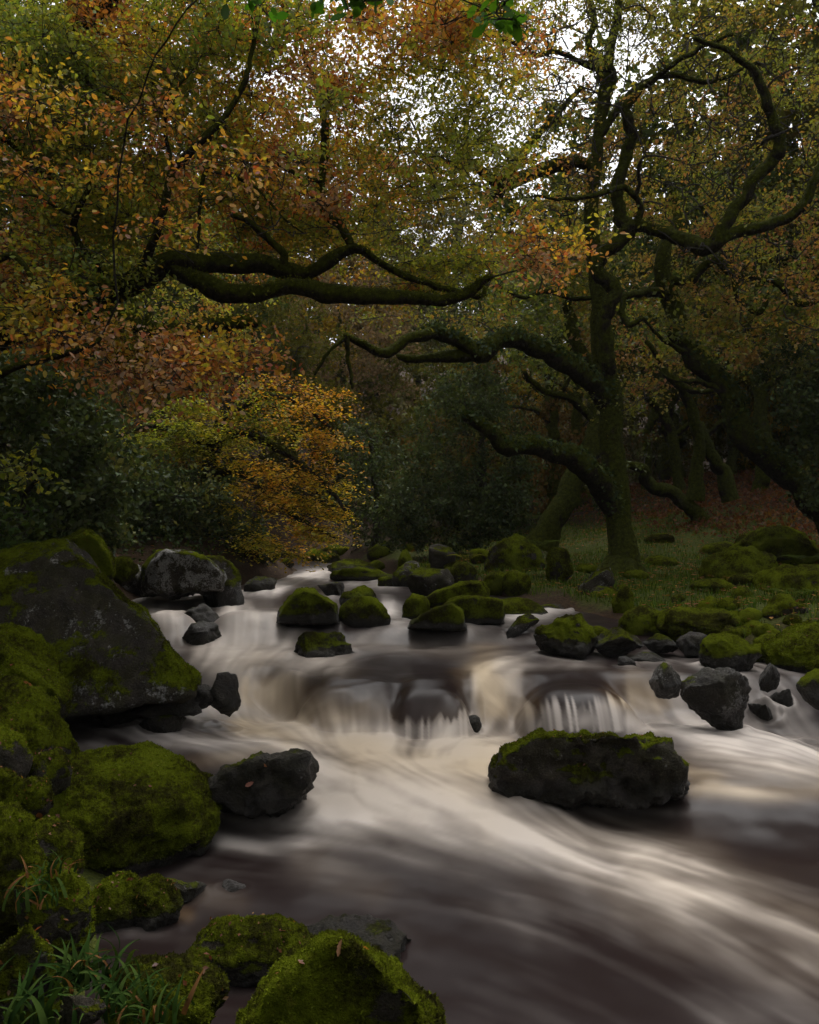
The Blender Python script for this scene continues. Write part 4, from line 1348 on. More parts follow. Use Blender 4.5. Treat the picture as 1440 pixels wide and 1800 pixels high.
oakc = cloud([(1130, 120, 330, 170, y - .6, y + 4, 150), (1300, 260, 230, 200, y - 1.2, y + 4, 130), (1180, 330, 210, 150, y + .2, y + 4, 70), (890, 110, 180, 140, y - 1.2, y + 2, 66), (800, 300, 160, 70, y - .6, y + 1, 24),
              (1200, 150, 300, 200, y - 3, y - .8, 14), (930, 420, 120, 60, y - .4, y + 1.5, 30), (1000, -260, 700, 160, y - 5, y + 2, 90), (760, 540, 160, 40, y - 1.2, y - .2, 10), (1390, 480, 120, 130, y - 2, y + 1, 50), (1150, -120, 420, 130, y - 2, y + 3, 110), (1600, 200, 200, 300, y - 2, y + 2, 60), (1100, 690, 60, 40, y - .6, y, 8), (960, 300, 90, 60, y - 1.5, y, 20), (980, 20, 130, 60, y - 1, y + 3, 40), (1130, 30, 90, 60, y - .5, y + 3, 30)])  # includes unseen clusters high over the river, added to darken the right side
oak.connect(oakc, gn=.38, rmax=.066, rk=.030, minr=.008)
bare = cloud([(1130, 170, 320, 170, y - 1.6, y + .4, 200), (1300, 330, 160, 170, y - 1.8, y, 90), (880, 160, 180, 140, y - 1.2, y + .6, 80), (960, 450, 120, 80, y - 1, y, 26)])
oak.connect(bare, gn=.46, rmax=.050, rk=.026, minr=.011)
oak.sprays(oakc, 'oakbrown', 6, .36, 10, .066, sc=.7)
oak.build(LEAF2, singles=0)

ivy_on(oak, L1[:int(len(L1) * .75)], np.linspace(.15, .08, int(len(L1) * .75)), 1800, .075)
ivy_on(oak, L2[:], np.linspace(.17, .06, len(L2)), 2200, .075)

for k_, n_ in ((0, 9000), (5, 4000), (6, 5000), (10, 3000), (11, 3000)):
    moss_on(oak, *oak.limbs[k_], n_, .024)

# --- the oak whose limbs hang in from the left
TB = np.array([-5.6, 7.2, terrain_z(np.array([-5.6]), np.array([7.2]))[0]])
hang = Tree('oak_tree', 'oak outside the left edge whose mossy limbs and orange leaves hang over the river', TB, sides=14)
y = 7.4
hang.limb([(*TB - np.array([0, 0, .3]), .42), (*(TB + [.1, 0, 1.2]), .34), (*(TB + [.3, 0, 2.6]), .30), (*(TB + [.2, .3, 4.5]), .24), (*(TB + [.5, .2, 6.5]), .17), (*(TB + [.4, .2, 8.5]), .08)], 'trunk', gnarl=.2)
H1 = hang.pl([(-420, 640, 7.2, 90), (-250, 625, 7.1, 78), (-80, 600, 7.1, 66), (40, 575, 7.2, 56), (130, 545, 7.3, 50), (215, 500, 7.3, 46), (280, 470, 7.3, 46), (340, 460, 7.3, 42), (410, 463, 7.4, 38), (470, 470, 7.4, 34), (520, 480, 7.5, 34),
              (546, 480, 7.5, 28), (582, 456, 7.5, 26), (626, 434, 7.6, 20), (648, 452, 7.6, 13), (690, 480, 7.7, 12), (735, 494, 7.7, 11), (790, 508, 7.8, 10), (838, 522, 7.8, 9), (848, 508, 7.8, 6)], gnarl=.25)
H2 = hang.pl([(300, 470, 7.3, 30), (345, 492, 7.25, 36), (395, 512, 7.2, 36), (450, 514, 7.2, 32), (520, 504, 7.2, 31), (580, 515, 7.2, 33), (640, 519, 7.2, 29), (710, 523, 7.3, 24), (790, 527, 7.3, 21), (822, 515, 7.3, 19), (852, 494, 7.3, 13), (862, 488, 7.3, 7)], gnarl=.25)
hang.pl([(130, 545, 7.3, 34), (195, 555, 7.1, 30), (255, 576, 6.9, 28), (312, 582, 6.8, 29), (372, 572, 6.8, 26), (420, 568, 6.8, 23), (452, 570, 6.8, 16)], gnarl=.3)
hang.pl([(496, 474, 7.45, 18), (500, 448, 7.4, 17), (484, 430, 7.4, 15), (452, 400, 7.35, 13), (430, 385, 7.3, 11), (408, 378, 7.3, 8)], gnarl=.4)
hang.pl([(212, 515, 7.2, 15), (250, 468, 7.0, 15), (280, 395, 6.8, 15), (305, 300, 6.7, 15), (345, 258, 6.6, 13), (395, 205, 6.6, 12), (432, 140, 6.6, 10), (448, 60, 6.7, 8), (470, -40, 6.8, 6)], gnarl=.5)
hang.pl([(305, 296, 6.7, 8), (290, 225, 6.6, 6), (300, 170, 6.5, 5), (340, 120, 6.5, 3)], gnarl=.8)
hang.pl([(210, 505, 7.3, 13), (160, 455, 7.1, 12), (132, 405, 7.0, 11), (138, 372, 6.9, 10), (158, 325, 6.8, 8), (160, 300, 6.8, 7), (195, 312, 6.7, 4)], gnarl=.6)
hang.pl([(133, 380, 6.9, 6), (100, 365, 6.8, 5), (65, 345, 6.7, 4), (35, 342, 6.6, 3)], gnarl=.6)
hang.pl([(-420, 300, 8.5, 34), (-120, 190, 8.5, 28), (10, 240, 8.4, 23), (60, 285, 8.4, 19), (110, 335, 8.3, 16), (150, 372, 8.3, 11)], gnarl=.3)
hang.pl([(-420, 190, 8.2, 40), (-140, 130, 8.0, 34), (70, 115, 7.9, 32), (104, 90, 7.8, 30), (135, 45, 7.8, 30), (190, 2, 7.8, 28), (260, -60, 7.8, 20)], gnarl=.3)
hang.pl([(104, 92, 7.8, 16), (150, 120, 7.6, 9), (160, 150, 7.5, 7), (230, 190, 7.4, 4)], gnarl=.8)
hang.pl([(620, 436, 7.6, 16), (600, 400, 7.7, 16), (570, 372, 7.8, 14), (568, 330, 7.9, 13), (570, 250, 8, 13), (566, 180, 8, 11), (540, 110, 8.1, 9), (525, 60, 8.1, 8), (480, -20, 8.2, 6)], gnarl=.5)
hang.pl([(568, 320, 7.9, 9), (530, 310, 7.8, 8), (480, 285, 7.7, 7), (430, 270, 7.6, 6), (375, 258, 7.4, 5)], gnarl=.6)
hang.pl([(375, 300, 7.3, 9), (362, 300, 7.3, 8), (352, 345, 7.3, 8), (347, 440, 7.35, 7)], gnarl=.5)
hang.pl([(372, 302, 7.3, 6), (410, 310, 7.2, 6), (455, 335, 7.2, 5), (500, 385, 7.1, 4), (535, 410, 7.1, 3)], gnarl=.5)
hang.pl([(-260, 700, 6.2, 26), (-60, 672, 6.1, 18), (30, 645, 6.0, 14), (90, 627, 6.0, 13), (160, 606, 6.0, 10), (180, 596, 6.0, 6)], gnarl=.4)
hang.pl([(-160, 560, 6.6, 18), (0, 455, 6.4, 13), (40, 465, 6.3, 11), (68, 505, 6.3, 9), (100, 535, 6.2, 6)], gnarl=.6)
hc_or = cloud([(150, 240, 300, 170, 6.9, 10, 100), (330, 330, 260, 110, 7.0, 9.6, 60), (540, 330, 170, 100, 7.9, 10, 64), (740, 160, 220, 150, 7.2, 10.2, 92), (430, 140, 180, 130, 6.9, 9.6, 66), (300, 250, 330, 150, 5.6, 6.6, 22),
               (110, 500, 170, 100, 6.0, 8.4, 40), (230, 610, 190, 50, 5.6, 7.4, 34), (320, 655, 110, 45, 5.6, 7.0, 18), (800, 300, 110, 70, 6.6, 8, 26), (960, 430, 90, 50, 6.6, 7.6, 13), (560, 420, 200, 60, 8.2, 9.6, 30),
               (750, 40, 200, 50, 6, 8, 40)])
hc_gr = cloud([(190, 60, 280, 100, 7, 10, 120), (300, 250, 260, 110, 7.6, 10, 50),  (420, 40, 160, 60, 6.4, 9, 40), (90, 420, 160, 120, 6.6, 9, 45), (800, 480, 110, 45, 8.0, 8.8, 18), (400, 400, 240, 60, 8.2, 10, 30), (60, 160, 160, 140, 7, 9.6, 60)])
hc_out = np.concatenate([cloud([(-420, 300, 330, 420, 5, 9, 90)]), np.stack([R.uniform(-5, 1.5, 45), R.uniform(3.8, 8.5, 45), R.uniform(6.6, 8.8, 45)], 1)])  # unseen leaf clusters; the overhead ones are added to shade the river
hc_or, hc_gr, hc_out = hc_or[R.random(len(hc_or)) < .66], hc_gr[R.random(len(hc_gr)) < .75], hc_out[R.random(len(hc_out)) < .7]
allc = np.concatenate([hc_or, hc_gr, hc_out, cloud([(260, 300, 260, 220, 6.2, 7.4, 60), (620, 250, 230, 190, 6.6, 8, 60), (420, 640, 140, 90, 6, 7, 14)])])
hang.connect(allc, gn=.3, rmax=.024, rk=.011, minr=.0042)
hang.sprays(hc_or, 'oak', 10, .44, 19, .046, sc=1.1, seed=1)
hang.sprays(hc_gr, 'oakgreen', 10, .44, 19, .046, sc=1.1, seed=2)
hang.sprays(hc_out, 'oak', 6, .45, 14, .095, sc=.8, seed=3, twigs=False)
for lp_, lr_ in (hang.limbs[1], hang.limbs[2], hang.limbs[3]):
    moss_on(hang, lp_, lr_, 5000)
near = cloud([(640, -10, 70, 26, 3.0, 3.4, 5), (880, 15, 28, 30, 3.0, 3.3, 3), (440, -6, 22, 14, 3, 3.3, 1)])
hang.connect(near, rmax=.012, rk=.006)
hang.sprays(near, 'green', 4, .10, 4, .06, seed=4)
hang.build(LEAF6, singles=300)

# --- leaning ivy clad tree on the right
rb_ = hit(1440, 940)
y = 13.6
lb_ = P(1500, 955, y)
lean = Tree('leaning_tree', 'dark ivy clad trunk leaning in from the right edge towards the big oak', lb_, sides=14)
LT = lean.pl([(1500, 965, y, 70.3), (1460, 910, y, 56.24), (1400, 850, y, 50.32), (1340, 795, y, 45.88), (1305, 760, y, 41.44), (1285, 700, y, 38.48), (1250, 655, y, 37), (1210, 620, y, 34.04), (1188, 565, y, 32.56), (1170, 500, y, 29.6), (1163, 455, y, 26.64), (1172, 420, y + .1, 20.72), (1190, 380, y + .3, 14.8), (1170, 320, y + .5, 8.88)], 'trunk', gnarl=.25)
lean.pl([(1165, 512, y, 17.76), (1120, 515, y - .3, 14.06), (1098, 525, y - .5, 11.84), (1095, 555, y - .6, 10.36), (1105, 570, y - .7, 9.62), (1130, 560, y - .8, 7.4)], gnarl=.6)
lean.pl([(1168, 490, y, 17.76), (1215, 493, y - .2, 16.28), (1236, 470, y - .3, 14.8), (1262, 456, y - .4, 14.8), (1290, 482, y - .5, 14.8), (1360, 492, y - .6, 13.32), (1400, 532, y - .7, 11.1), (1450, 525, y - .8, 6.66)], gnarl=.5)
lean.pl([(1290, 485, y - .5, 13.32), (1300, 525, y - .5, 14.8), (1335, 550, y - .5, 11.84), (1352, 515, y - .5, 6.66)], gnarl=.5)
lean.pl([(1215, 625, y, 11.84), (1170, 600, y - .3, 7.4), (1130, 560, y - .6, 4.44)], gnarl=.7)
lean.pl([(1275, 690, y, 13.32), (1230, 672, y - .2, 8.88), (1185, 668, y - .4, 5.92), (1150, 640, y - .5, 3.7)], gnarl=.7)
lc = cloud([(1360, 580, 100, 70, y - 1, y + 1, 34), (1230, 560, 90, 60, y - .8, y + 1, 16), (1500, 480, 120, 160, y - 1, y + 1, 30)])
lean.connect(lc)
lean.sprays(lc, 'olive', 6, .4, 14, .085, sc=1.0)
lean.build(LEAF2)
ivy_on(lean, LT[:int(len(LT) * .62)], np.linspace(.27, .15, int(len(LT) * .62)), 1800, .08, spread=1.1)
moss_on(lean, *lean.limbs[0], 6000, .026)

# --- thin contorted tree behind the oak
b_ = hit(1234, 918)
y = max(b_[1], 14.0)
b_ = P(1234, 922, y)
thin = Tree('contorted_tree', 'thin contorted leaning stem rising from the grass just right of the big oak', b_, sides=10, bark=M_BARK)
thin.pl([(1236, 926, y, 34), (1226, 902, y, 28), (1205, 885, y, 25), (1185, 870, y, 25), (1152, 858, y - .1, 26), (1138, 842, y - .1, 25), (1128, 822, y - .2, 20), (1105, 815, y - .3, 15), (1092, 808, y - .4, 9)], 'trunk', gnarl=.4)
tc = cloud([(1120, 790, 50, 40, y - .6, y + .4, 6)])
thin.connect(tc)
thin.sprays(tc, 'olive', 4, .35, 6, .08)
thin.build(LEAF2)

# --- slanting trunk left of the oak
b_ = P(955, 955, 15.0)
sl = Tree('slanting_tree', 'mossy slanting trunk between the big oak and the dark holly', b_, sides=12)
sl.pl([(950, 965, 15, 62), (965, 930, 15, 46), (985, 885, 15.1, 42), (1005, 845, 15.2, 38), (1030, 800, 15.4, 34), (1050, 730, 15.7, 28), (1040, 650, 16, 24), (1000, 560, 16.3, 20), (1010, 450, 16.6, 16)], 'trunk')
sl.pl([(1046, 740, 15.7, 18), (1000, 700, 15.6, 14), (960, 690, 15.5, 11), (925, 655, 15.3, 8)], gnarl=.7)
sc_ = cloud([(980, 560, 110, 110, 15, 17.5, 40), (1020, 430, 120, 100, 15, 18, 36)])
sl.connect(sc_)
sl.sprays(sc_, 'olive', 6, .5, 12, .10)
sl.build(LEAF2)


# --- mid-distance crooked oaks
def crooked(label, rows, limbs, clouds, pal, group=None, sides=10):
    px, py, Y, w = rows[0]
    rows = [(a_, b_, c_, d_ * .74) for a_, b_, c_, d_ in rows]
    limbs = [[(a_, b_, c_, d_ * .74) for a_, b_, c_, d_ in l] for l in limbs]
    t = Tree('crooked_tree', label, P(px, py, Y), group=group, sides=sides)
    t.pl(rows, 'trunk', gnarl=.35)
    for l in limbs:
        t.pl(l, gnarl=.6)
    c = cloud(clouds)
    t.connect(c, rmax=.05, rk=.014)
    t.sprays(c, pal, 5, .6, 9, .10, sc=.6)
    t.build(LEAF2)


crooked('forked mossy tree by the bracken, its two stems meeting in a bent top', [(1222, 880, 18, 46), (1226, 830, 18, 34), (1230, 775, 18, 32), (1222, 738, 18, 30), (1205, 700, 18, 26), (1195, 675, 18, 24), (1168, 652, 18, 16), (1140, 600, 18, 12)],
        [[(1285, 880, 18.1, 44), (1272, 835, 18.1, 34), (1250, 795, 18, 30), (1228, 750, 18, 26)], [(1195, 680, 18, 18), (1240, 690, 17.8, 14), (1270, 685, 17.6, 10)], [(1240, 770, 18, 14), (1270, 740, 17.8, 11), (1300, 730, 17.6, 7)]],
        [(1160, 590, 90, 60, 17, 20, 26), (1240, 640, 80, 50, 17, 19, 16)], 'olive')
crooked('upright crooked tree seen between the holly and the oak trunk', [(975, 900, 21, 36), (972, 800, 21, 30), (970, 720, 21, 28), (962, 660, 21, 24), (930, 630, 20.8, 18), (900, 610, 20.6, 12)],
        [[(970, 700, 21, 18), (990, 690, 20.8, 14), (1005, 640, 20.6, 10)], [(972, 745, 21, 18), (935, 720, 20.7, 12), (890, 715, 20.5, 8)]], [(950, 600, 110, 80, 19.5, 23, 40), (980, 480, 120, 90, 20, 24, 40)], 'olive')
crooked('pale mossy stem just left of the oak trunk in the middle distance', [(1015, 900, 22, 26), (1008, 830, 22, 22), (1012, 750, 22, 22), (1015, 680, 22, 20), (1000, 620, 22, 16)], [[(1012, 770, 22, 12), (985, 775, 21.8, 10), (960, 770, 21.6, 7)]],
        [(1010, 580, 80, 60, 21, 24, 24)], 'olive')
crooked('crooked tree behind the contorted stem right of the oak', [(1200, 890, 22, 34), (1190, 820, 22, 28), (1180, 760, 22, 26), (1160, 720, 22, 22), (1130, 690, 22, 16)], [[(1180, 770, 22, 16), (1215, 740, 21.8, 12), (1225, 700, 21.6, 8)]],
        [(1150, 640, 100, 70, 20, 24, 34), (1220, 520, 120, 110, 20, 25, 50)], 'oakbrown')
crooked('dark upright tree standing behind the leaning ivy trunk', [(1330, 890, 20, 44), (1345, 800, 20, 36), (1335, 700, 20, 34), (1350, 600, 20, 28), (1330, 480, 20, 22), (1350, 380, 20, 15)], [[(1340, 690, 20, 20), (1390, 640, 19.6, 14), (1420, 560, 19.4, 9)], [(1345, 610, 20, 18), (1300, 560, 19.8, 12), (1270, 520, 19.6, 8)]],
        [(1340, 420, 150, 150, 18.5, 22, 80), (1400, 620, 90, 80, 18.5, 21, 30)], 'olive')
crooked('slim tree at the right edge beyond the holly leaves', [(1420, 880, 22, 40), (1425, 760, 22, 32), (1410, 640, 22, 28), (1430, 500, 22, 22), (1415, 380, 22, 15)], [[(1412, 650, 22, 16), (1460, 580, 21.6, 10)]],
        [(1440, 420, 130, 180, 20, 24, 80)], 'oakgreen')
crooked('brown trunked tree glimpsed between the yellow leaves left of centre', [(262, 900, 20, 50), (266, 780, 20, 40), (268, 700, 20, 38), (270, 640, 20, 34), (262, 540, 20, 26), (270, 420, 20, 16)], [], [(250, 520, 140, 130, 18, 22, 46), (260, 370, 150, 120, 18, 23, 46)], 'oakgreen')
crooked('slim dark trunk right of the brown trunk left of centre', [(338, 900, 22, 34), (336, 780, 22, 28), (342, 690, 22, 26), (350, 600, 22, 20), (346, 480, 22, 12)], [], [(370, 560, 110, 100, 20, 24, 40), (380, 450, 120, 70, 21, 25, 30)], 'oakgreen')

for k_, (px_, Y_, w_, ln_, lab_) in enumerate([
        (905, 24, 20, -40, 'slender receding trunk left of the upright crooked tree'), (945, 27, 16, 30, 'thin straight trunk far back between holly and oak'), (1030, 25, 18, -25, 'slender mossy trunk close behind the oak trunk'),
        (1128, 23, 22, 45, 'slender trunk leaning right just right of the oak trunk'), (1160, 28, 16, -30, 'thin trunk far back right of the oak'), (1255, 26, 20, 40, 'slender trunk far back beside the forked tree'),
        (1300, 24, 26, -60, 'slender trunk leaning left below the ivy clad trunk'), (1375, 25, 22, 25, 'slender trunk far back near the right edge')]):
    crooked(lab_, [(px_, 905, Y_, w_ * 1.5), (px_ + ln_ * .2, 840, Y_, w_), (px_ + ln_ * .25, 760, Y_, w_ * .9), (px_ + ln_ * .7, 690, Y_, w_ * .8), (px_ + ln_, 610, Y_, w_ * .6), (px_ + ln_ * 1.6, 530, Y_, w_ * .4)],
            [[(px_ + ln_ * .3, 750, Y_, w_ * .6), (px_ + ln_ * .3 + 34, 705, Y_ - .3, w_ * .4), (px_ + ln_ * .3 + 40, 650, Y_ - .4, w_ * .25)], [(px_ + ln_ * .6, 700, Y_, w_ * .5), (px_ + ln_ * .6 - 40, 665, Y_ - .2, w_ * .35), (px_ + ln_ * .6 - 60, 610, Y_ - .3, w_ * .2)]],
            [(px_ + ln_, 560, 80, 60, Y_ - 1, Y_ + 2, 22)], ['olive', 'oakgreen'][k_ % 2], group='slender trunks of the middle distance', sides=7)

# --- golden beech leaning over the far water
bb = P(372, 985, 15.2)
be = Tree('beech_tree', 'golden leaved beech with drooping sprays over the far end of the river', bb, bark=M_GREYBARK)
y = 15.2
be.pl([(372, 995, y, 56), (372, 930, y, 40), (368, 860, y, 36), (372, 800, y, 32), (384, 760, y - .1, 28), (400, 715, y - .1, 22), (420, 670, y, 16), (430, 610, y, 9)], 'trunk', gnarl=.2)
be.pl([(380, 770, y - .1, 20), (430, 760, y - .4, 17), (490, 790, y - .8, 13), (550, 830, y - 1.1, 10), (610, 900, y - 1.3, 5)])
be.pl([(374, 830, y, 18), (420, 830, y - .4, 15), (470, 870, y - .8, 12), (530, 915, y - 1.1, 8), (590, 945, y - 1.3, 4)])
be.pl([(392, 740, y - .1, 18), (450, 700, y - .3, 14), (520, 705, y - .5, 11), (590, 760, y - .6, 6)])
be.pl([(372, 800, y, 16), (320, 760, y - .3, 13), (260, 750, y - .6, 9), (205, 770, y - .8, 5)])
bc_y = cloud([(500, 880, 110, 70, y - 1.6, y - .4, 60), (580, 930, 50, 26, y - 1.6, y - .8, 18), (470, 940, 70, 26, y - 1.5, y - .6, 22), (430, 850, 50, 60, y - 1.4, y - .4, 16), (560, 850, 60, 40, y - 1.5, y - .8, 16)])
bc_o = cloud([(545, 740, 75, 50, y - 1.2, y - .2, 36), (590, 790, 40, 40, y - 1.2, y - .5, 16), (500, 690, 80, 36, y - 1, y + .2, 22)])
bc_g = cloud([(300, 765, 110, 45, y - 1.2, y + .2, 46), (430, 745, 90, 55, y - 1, y + .4, 36), (240, 800, 50, 40, y - 1.2, y - .2, 12), (360, 720, 100, 30, y - .8, y + .8, 20)])
bc_y, bc_o, bc_g = [q[R.random(len(q)) < f_] for q, f_ in ((bc_y, .58), (bc_o, .42), (bc_g, .95))]
for q in (bc_y, bc_o, bc_g):            # sprays lie in tiers
    q[:, 2] = np.round((q[:, 2] + .25 * (q[:, 0] + 2)) / .42) * .42 - .25 * (q[:, 0] + 2) + R.normal(0, .05, len(q))
be.connect(np.concatenate([bc_y, bc_o, bc_g]), rmax=.02, rk=.008)
be.sprays(bc_y, 'beech', 7, .50, 15, .066, flatdir=.10, sc=.9, drop=.22, seed=5)
be.sprays(bc_o, 'beechorange', 7, .50, 15, .066, flatdir=.10, sc=.9, drop=.22, seed=6)
be.sprays(bc_g, 'beechgreen', 7, .50, 15, .066, flatdir=.10, sc=.9, drop=.22, seed=7)
be.build(LEAF2, twigmat=M_GREYBARK, flat=.74)


# --- hollies and dark evergreen bushes
def holly(label, base, clouds, pal='holly', size=.085, trunk_w=.12, name='holly_bush', cat='bush', mat=None, n=6, tl=.38, per=15):
    t = Tree(name, label, base, cat=cat, sides=8, bark=M_GREYBARK)
    c = cloud(clouds)
    top = c[np.argmax(c[:, 2])]
    bz = np.asarray(base)
    mid = bz * .5 + top * .5 + np.array([.1, 0, 0])
    t.limb([(*(bz - [0, 0, .2]), trunk_w), (*(bz * .75 + mid * .25), trunk_w * .8), (*mid, trunk_w * .6), (*(mid * .4 + top * .6), trunk_w * .35), (*top, .01)], 'trunk', gnarl=.8)
    t.connect(c, rmax=.03)
    t.sprays(c, pal, n, tl, per, size, flatdir=.8, sc=1.2)
    t.build(LEAF2, mat or M_HOLLY, flat=.3)


holly('tall dark holly behind the stones at the far bend', P(835, 985, 16.5), [(825, 800, 110, 110, 15.6, 18, 100), (800, 900, 120, 60, 15.4, 17.5, 70), (830, 690, 70, 60, 16, 18, 34), (720, 900, 60, 50, 15.8, 17.5, 30), (880, 890, 60, 60, 15.2, 17, 30)])
holly('dark evergreen filling the gap between the beech and the holly', P(660, 985, 19), [(660, 880, 70, 90, 18, 20.5, 60), (640, 800, 50, 60, 18.5, 21, 24)])
holly('dense dark evergreen at the left edge behind the boulders', P(60, 985, 9.8), [(60, 760, 130, 140, 9, 11.5, 120), (150, 840, 90, 100, 9.4, 11.6, 80), (20, 900, 100, 60, 8.8, 10.5, 50), (-120, 760, 140, 200, 8.8, 11, 90)])
holly('dark evergreen thicket behind the pale boulder under the beech', P(270, 985, 13.4), [(290, 890, 110, 60, 12.8, 15, 90), (220, 880, 70, 70, 12.4, 14.5, 50), (400, 930, 60, 40, 14, 15.5, 30), (150, 930, 60, 40, 11, 13, 30)])
holly('holly with grey glinting leaves at the right edge over the leaning trunk', P(1470, 930, 12.4), [(1425, 700, 50, 90, 12.2, 13.2, 34), (1380, 660, 50, 40, 13, 13.8, 9), (1450, 850, 26, 40, 12.2, 13.2, 6), (1540, 750, 70, 180, 11.8, 13.4, 40)])
holly('ferny green bush on the left edge beside the wedge boulder', P(10, 1000, 7.8), [(0, 930, 60, 50, 7.4, 8.4, 16), (-80, 930, 80, 80, 7.2, 8.6, 22)], pal='ivy', size=.07, trunk_w=.05, n=5, tl=.3, per=12)
holly('low bush with yellow leaves at the left edge', P(40, 880, 8.2), [(35, 825, 50, 30, 7.6, 8.2, 7)], pal='beechgreen', size=.07, trunk_w=.03, name='leafy_shrub', mat=M_LEAF, n=4, tl=.3, per=7)


# --- far woods: a few tree models, each copied with its own place, size and autumn colour
def far_tree(seed, height, spread):
    t = Tree('woodland_tree', 'x', (0, 0, 0), sides=7)
    g = np.random.default_rng(seed)
    t.limb([(0, 0, -.5, .28), (g.normal(0, .2), g.normal(0, .2), height * .3, .2), (g.normal(0, .4), g.normal(0, .4), height * .6, .13), (g.normal(0, .4), g.normal(0, .4), height * .92, .04)], 'trunk', gnarl=.9)
    c = []
    while len(c) < 150:
        p = g.uniform(-1, 1, 3)
        if p @ p < 1:
            lump = vnoise(np.array([p * 2.2 + seed]), seed)[0]
            if lump > -.25:
                c.append((p[0] * spread, p[1] * spread, height * .62 + p[2] * height * .40))
    c = np.array(c)
    t.connect(c, rmax=.09, rk=.02)
    t.fine = t.fine
    t.sprays(c, 'far', 6, .75, 10, .20, sc=.5, twigs=False)
    t.build(LEAF2, M_FAR, crown='crown', flat=.35)
    return t.root


protos = [far_tree(70 + k, h, s) for k, (h, s) in enumerate([(11, 3.4), (13, 3.8), (9, 3.6), (12, 3.0)])]
TINTS = {'olive': (.085, .080, .012), 'gold': (.20, .13, .014), 'rust': (.15, .095, .030), 'green': (.050, .068, .016), 'orange': (.24, .11, .014), 'bronze': (.12, .075, .02), 'pale': (.14, .13, .05), 'pink': (.16, .11, .05)}
FARS = [  # px, Y, scale, tint, label
    (560, 34, 1.0, 'gold', 'golden yellow tree in the wood above the beech'), (600, 30, .72, 'pink', 'dull brown tree in the wood just above the orange end of the beech'),
    (690, 32, .85, 'olive', 'olive green tree in the wood between beech and holly'), (480, 40, 1.1, 'rust', 'rusty tree in the wood behind the hanging mossy limbs'),
    (400, 30, .95, 'green', 'green tree on the slope left of the golden yellow tree'), (310, 36, 1.1, 'olive', 'olive tree on the slope behind the brown trunk'),
    (640, 46, 1.2, 'bronze', 'bronze tree high on the slope near the sky gap'), (740, 44, 1.05, 'pale', 'pale green tree below the sky gap'), (850, 36, .8, 'green', 'green tree behind the tall holly'),
    (800, 52, 1.1, 'gold', 'yellow tree far behind the tall holly'), (930, 34, .85, 'gold', 'yellow tree glowing between the holly and the oak trunk'), (1120, 36, .9, 'gold', 'yellow tree glowing just right of the oak trunk'),
    (1010, 44, 1.0, 'olive', 'olive tree far behind the oak trunk'), (1200, 40, 1.1, 'olive', 'olive tree in the wood behind the forked tree'), (1290, 32, 1.0, 'green', 'green tree in the wood behind the leaning trunk'),
    (1390, 36, 1.15, 'bronze', 'bronze tree in the wood near the right edge'), (210, 28, 1.0, 'green', 'green tree in the wood behind the left evergreen'), (100, 34, 1.2, 'olive', 'olive tree in the wood at the left edge'),
    (20, 24, 1.0, 'green', 'dark green tree in the wood at the left edge, nearest of them'), (520, 26, .62, 'olive', 'small olive tree behind the crown of the beech'),
    (1240, 54, 1.2, 'pale', 'pale tree far back right of the oak'), (1080, 30, .7, 'olive', 'small olive tree directly behind the oak trunk'), (450, 56, 1.3, 'gold', 'tall yellow tree far up the left slope'),
    (250, 52, 1.35, 'rust', 'tall rusty tree far up the left slope'), (1340, 50, 1.3, 'olive', 'tall olive tree far up the right slope'), (900, 60, 1.15, 'bronze', 'bronze tree on the skyline left of the oak'), (700, 64, 1.15, 'olive', 'olive tree on the skyline in the middle'),
]
FARS += [(660, 50, 1.5, 'olive', 'tall olive tree closing the wood below the sky gap'), (790, 46, 1.45, 'pale', 'tall pale tree at the right end of the sky gap'), (560, 48, 1.6, 'gold', 'tall yellow tree at the left end of the sky gap'),
         
         (1190, 25, 1.45, 'green', 'tall green tree rising behind the right side of the big oak crown'), (1320, 28, 1.6, 'olive', 'tall olive tree behind the looping right limb of the oak'),
         (1440, 24, 1.5, 'olive', 'tall olive tree cut by the right edge behind the oak crown'), (200, 27, 1.35, 'olive', 'tall olive tree behind the hanging orange leaves at the left'), (40, 22, 1.4, 'green', 'tall green tree cut by the left edge behind the hanging leaves')]
gg = np.random.default_rng(8)
extra = [(px, Y, sc, tn, None) for px, Y, sc, tn in
         [(gg.uniform(-500, 1950), gg.uniform(40, 85), gg.uniform(.9, 1.4), ['olive', 'gold', 'green', 'bronze', 'rust'][int(gg.integers(5))]) for _ in range(18)]
         if not (560 < px < 900 and Y < 200 and sc > 1.0)]
side = [(px, Y, 1.15, tn, None) for px, Y, tn in ((-300, 22, 'olive'), (-500, 18, 'green'), (-900, 16, 'olive'), (1700, 20, 'olive'), (1950, 18, 'green'), (1600, 26, 'bronze'), (-250, 32, 'gold'), (2200, 15, 'olive'), (-1500, 12, 'olive'), (2900, 11, 'green'))]
behind = [(-7, -10, 1.0), (-1, -14, 1.0), (9, -12, 1.1), (-12, 1, 1.0)]  # unseen trees around the viewpoint, added to block sky light


def shrub_proto(seed):
    t = Tree('woodland_shrub', 'x', (0, 0, 0), cat='bush', sides=5)
    g = np.random.default_rng(seed)
    for k in range(4):
        a = g.uniform(0, 6.28)
        t.limb([(0, 0, -.3, .06), (.4 * math.cos(a), .4 * math.sin(a), .8, .04), (.9 * math.cos(a), .9 * math.sin(a), 2.0, .015)], 'stem', gnarl=1)
    c = g.normal(0, 1, (70, 3)) * np.array([1.1, 1.1, .75]) + np.array([0, 0, 1.5])
    c[:, 2] = np.maximum(c[:, 2], .25)
    t.connect(c, rmax=.03)
    t.sprays(c, 'far', 5, .5, 11, .15, sc=.6, twigs=False)
    t.build(LEAF2, M_FAR, crown='foliage', flat=.4)
    return t.root


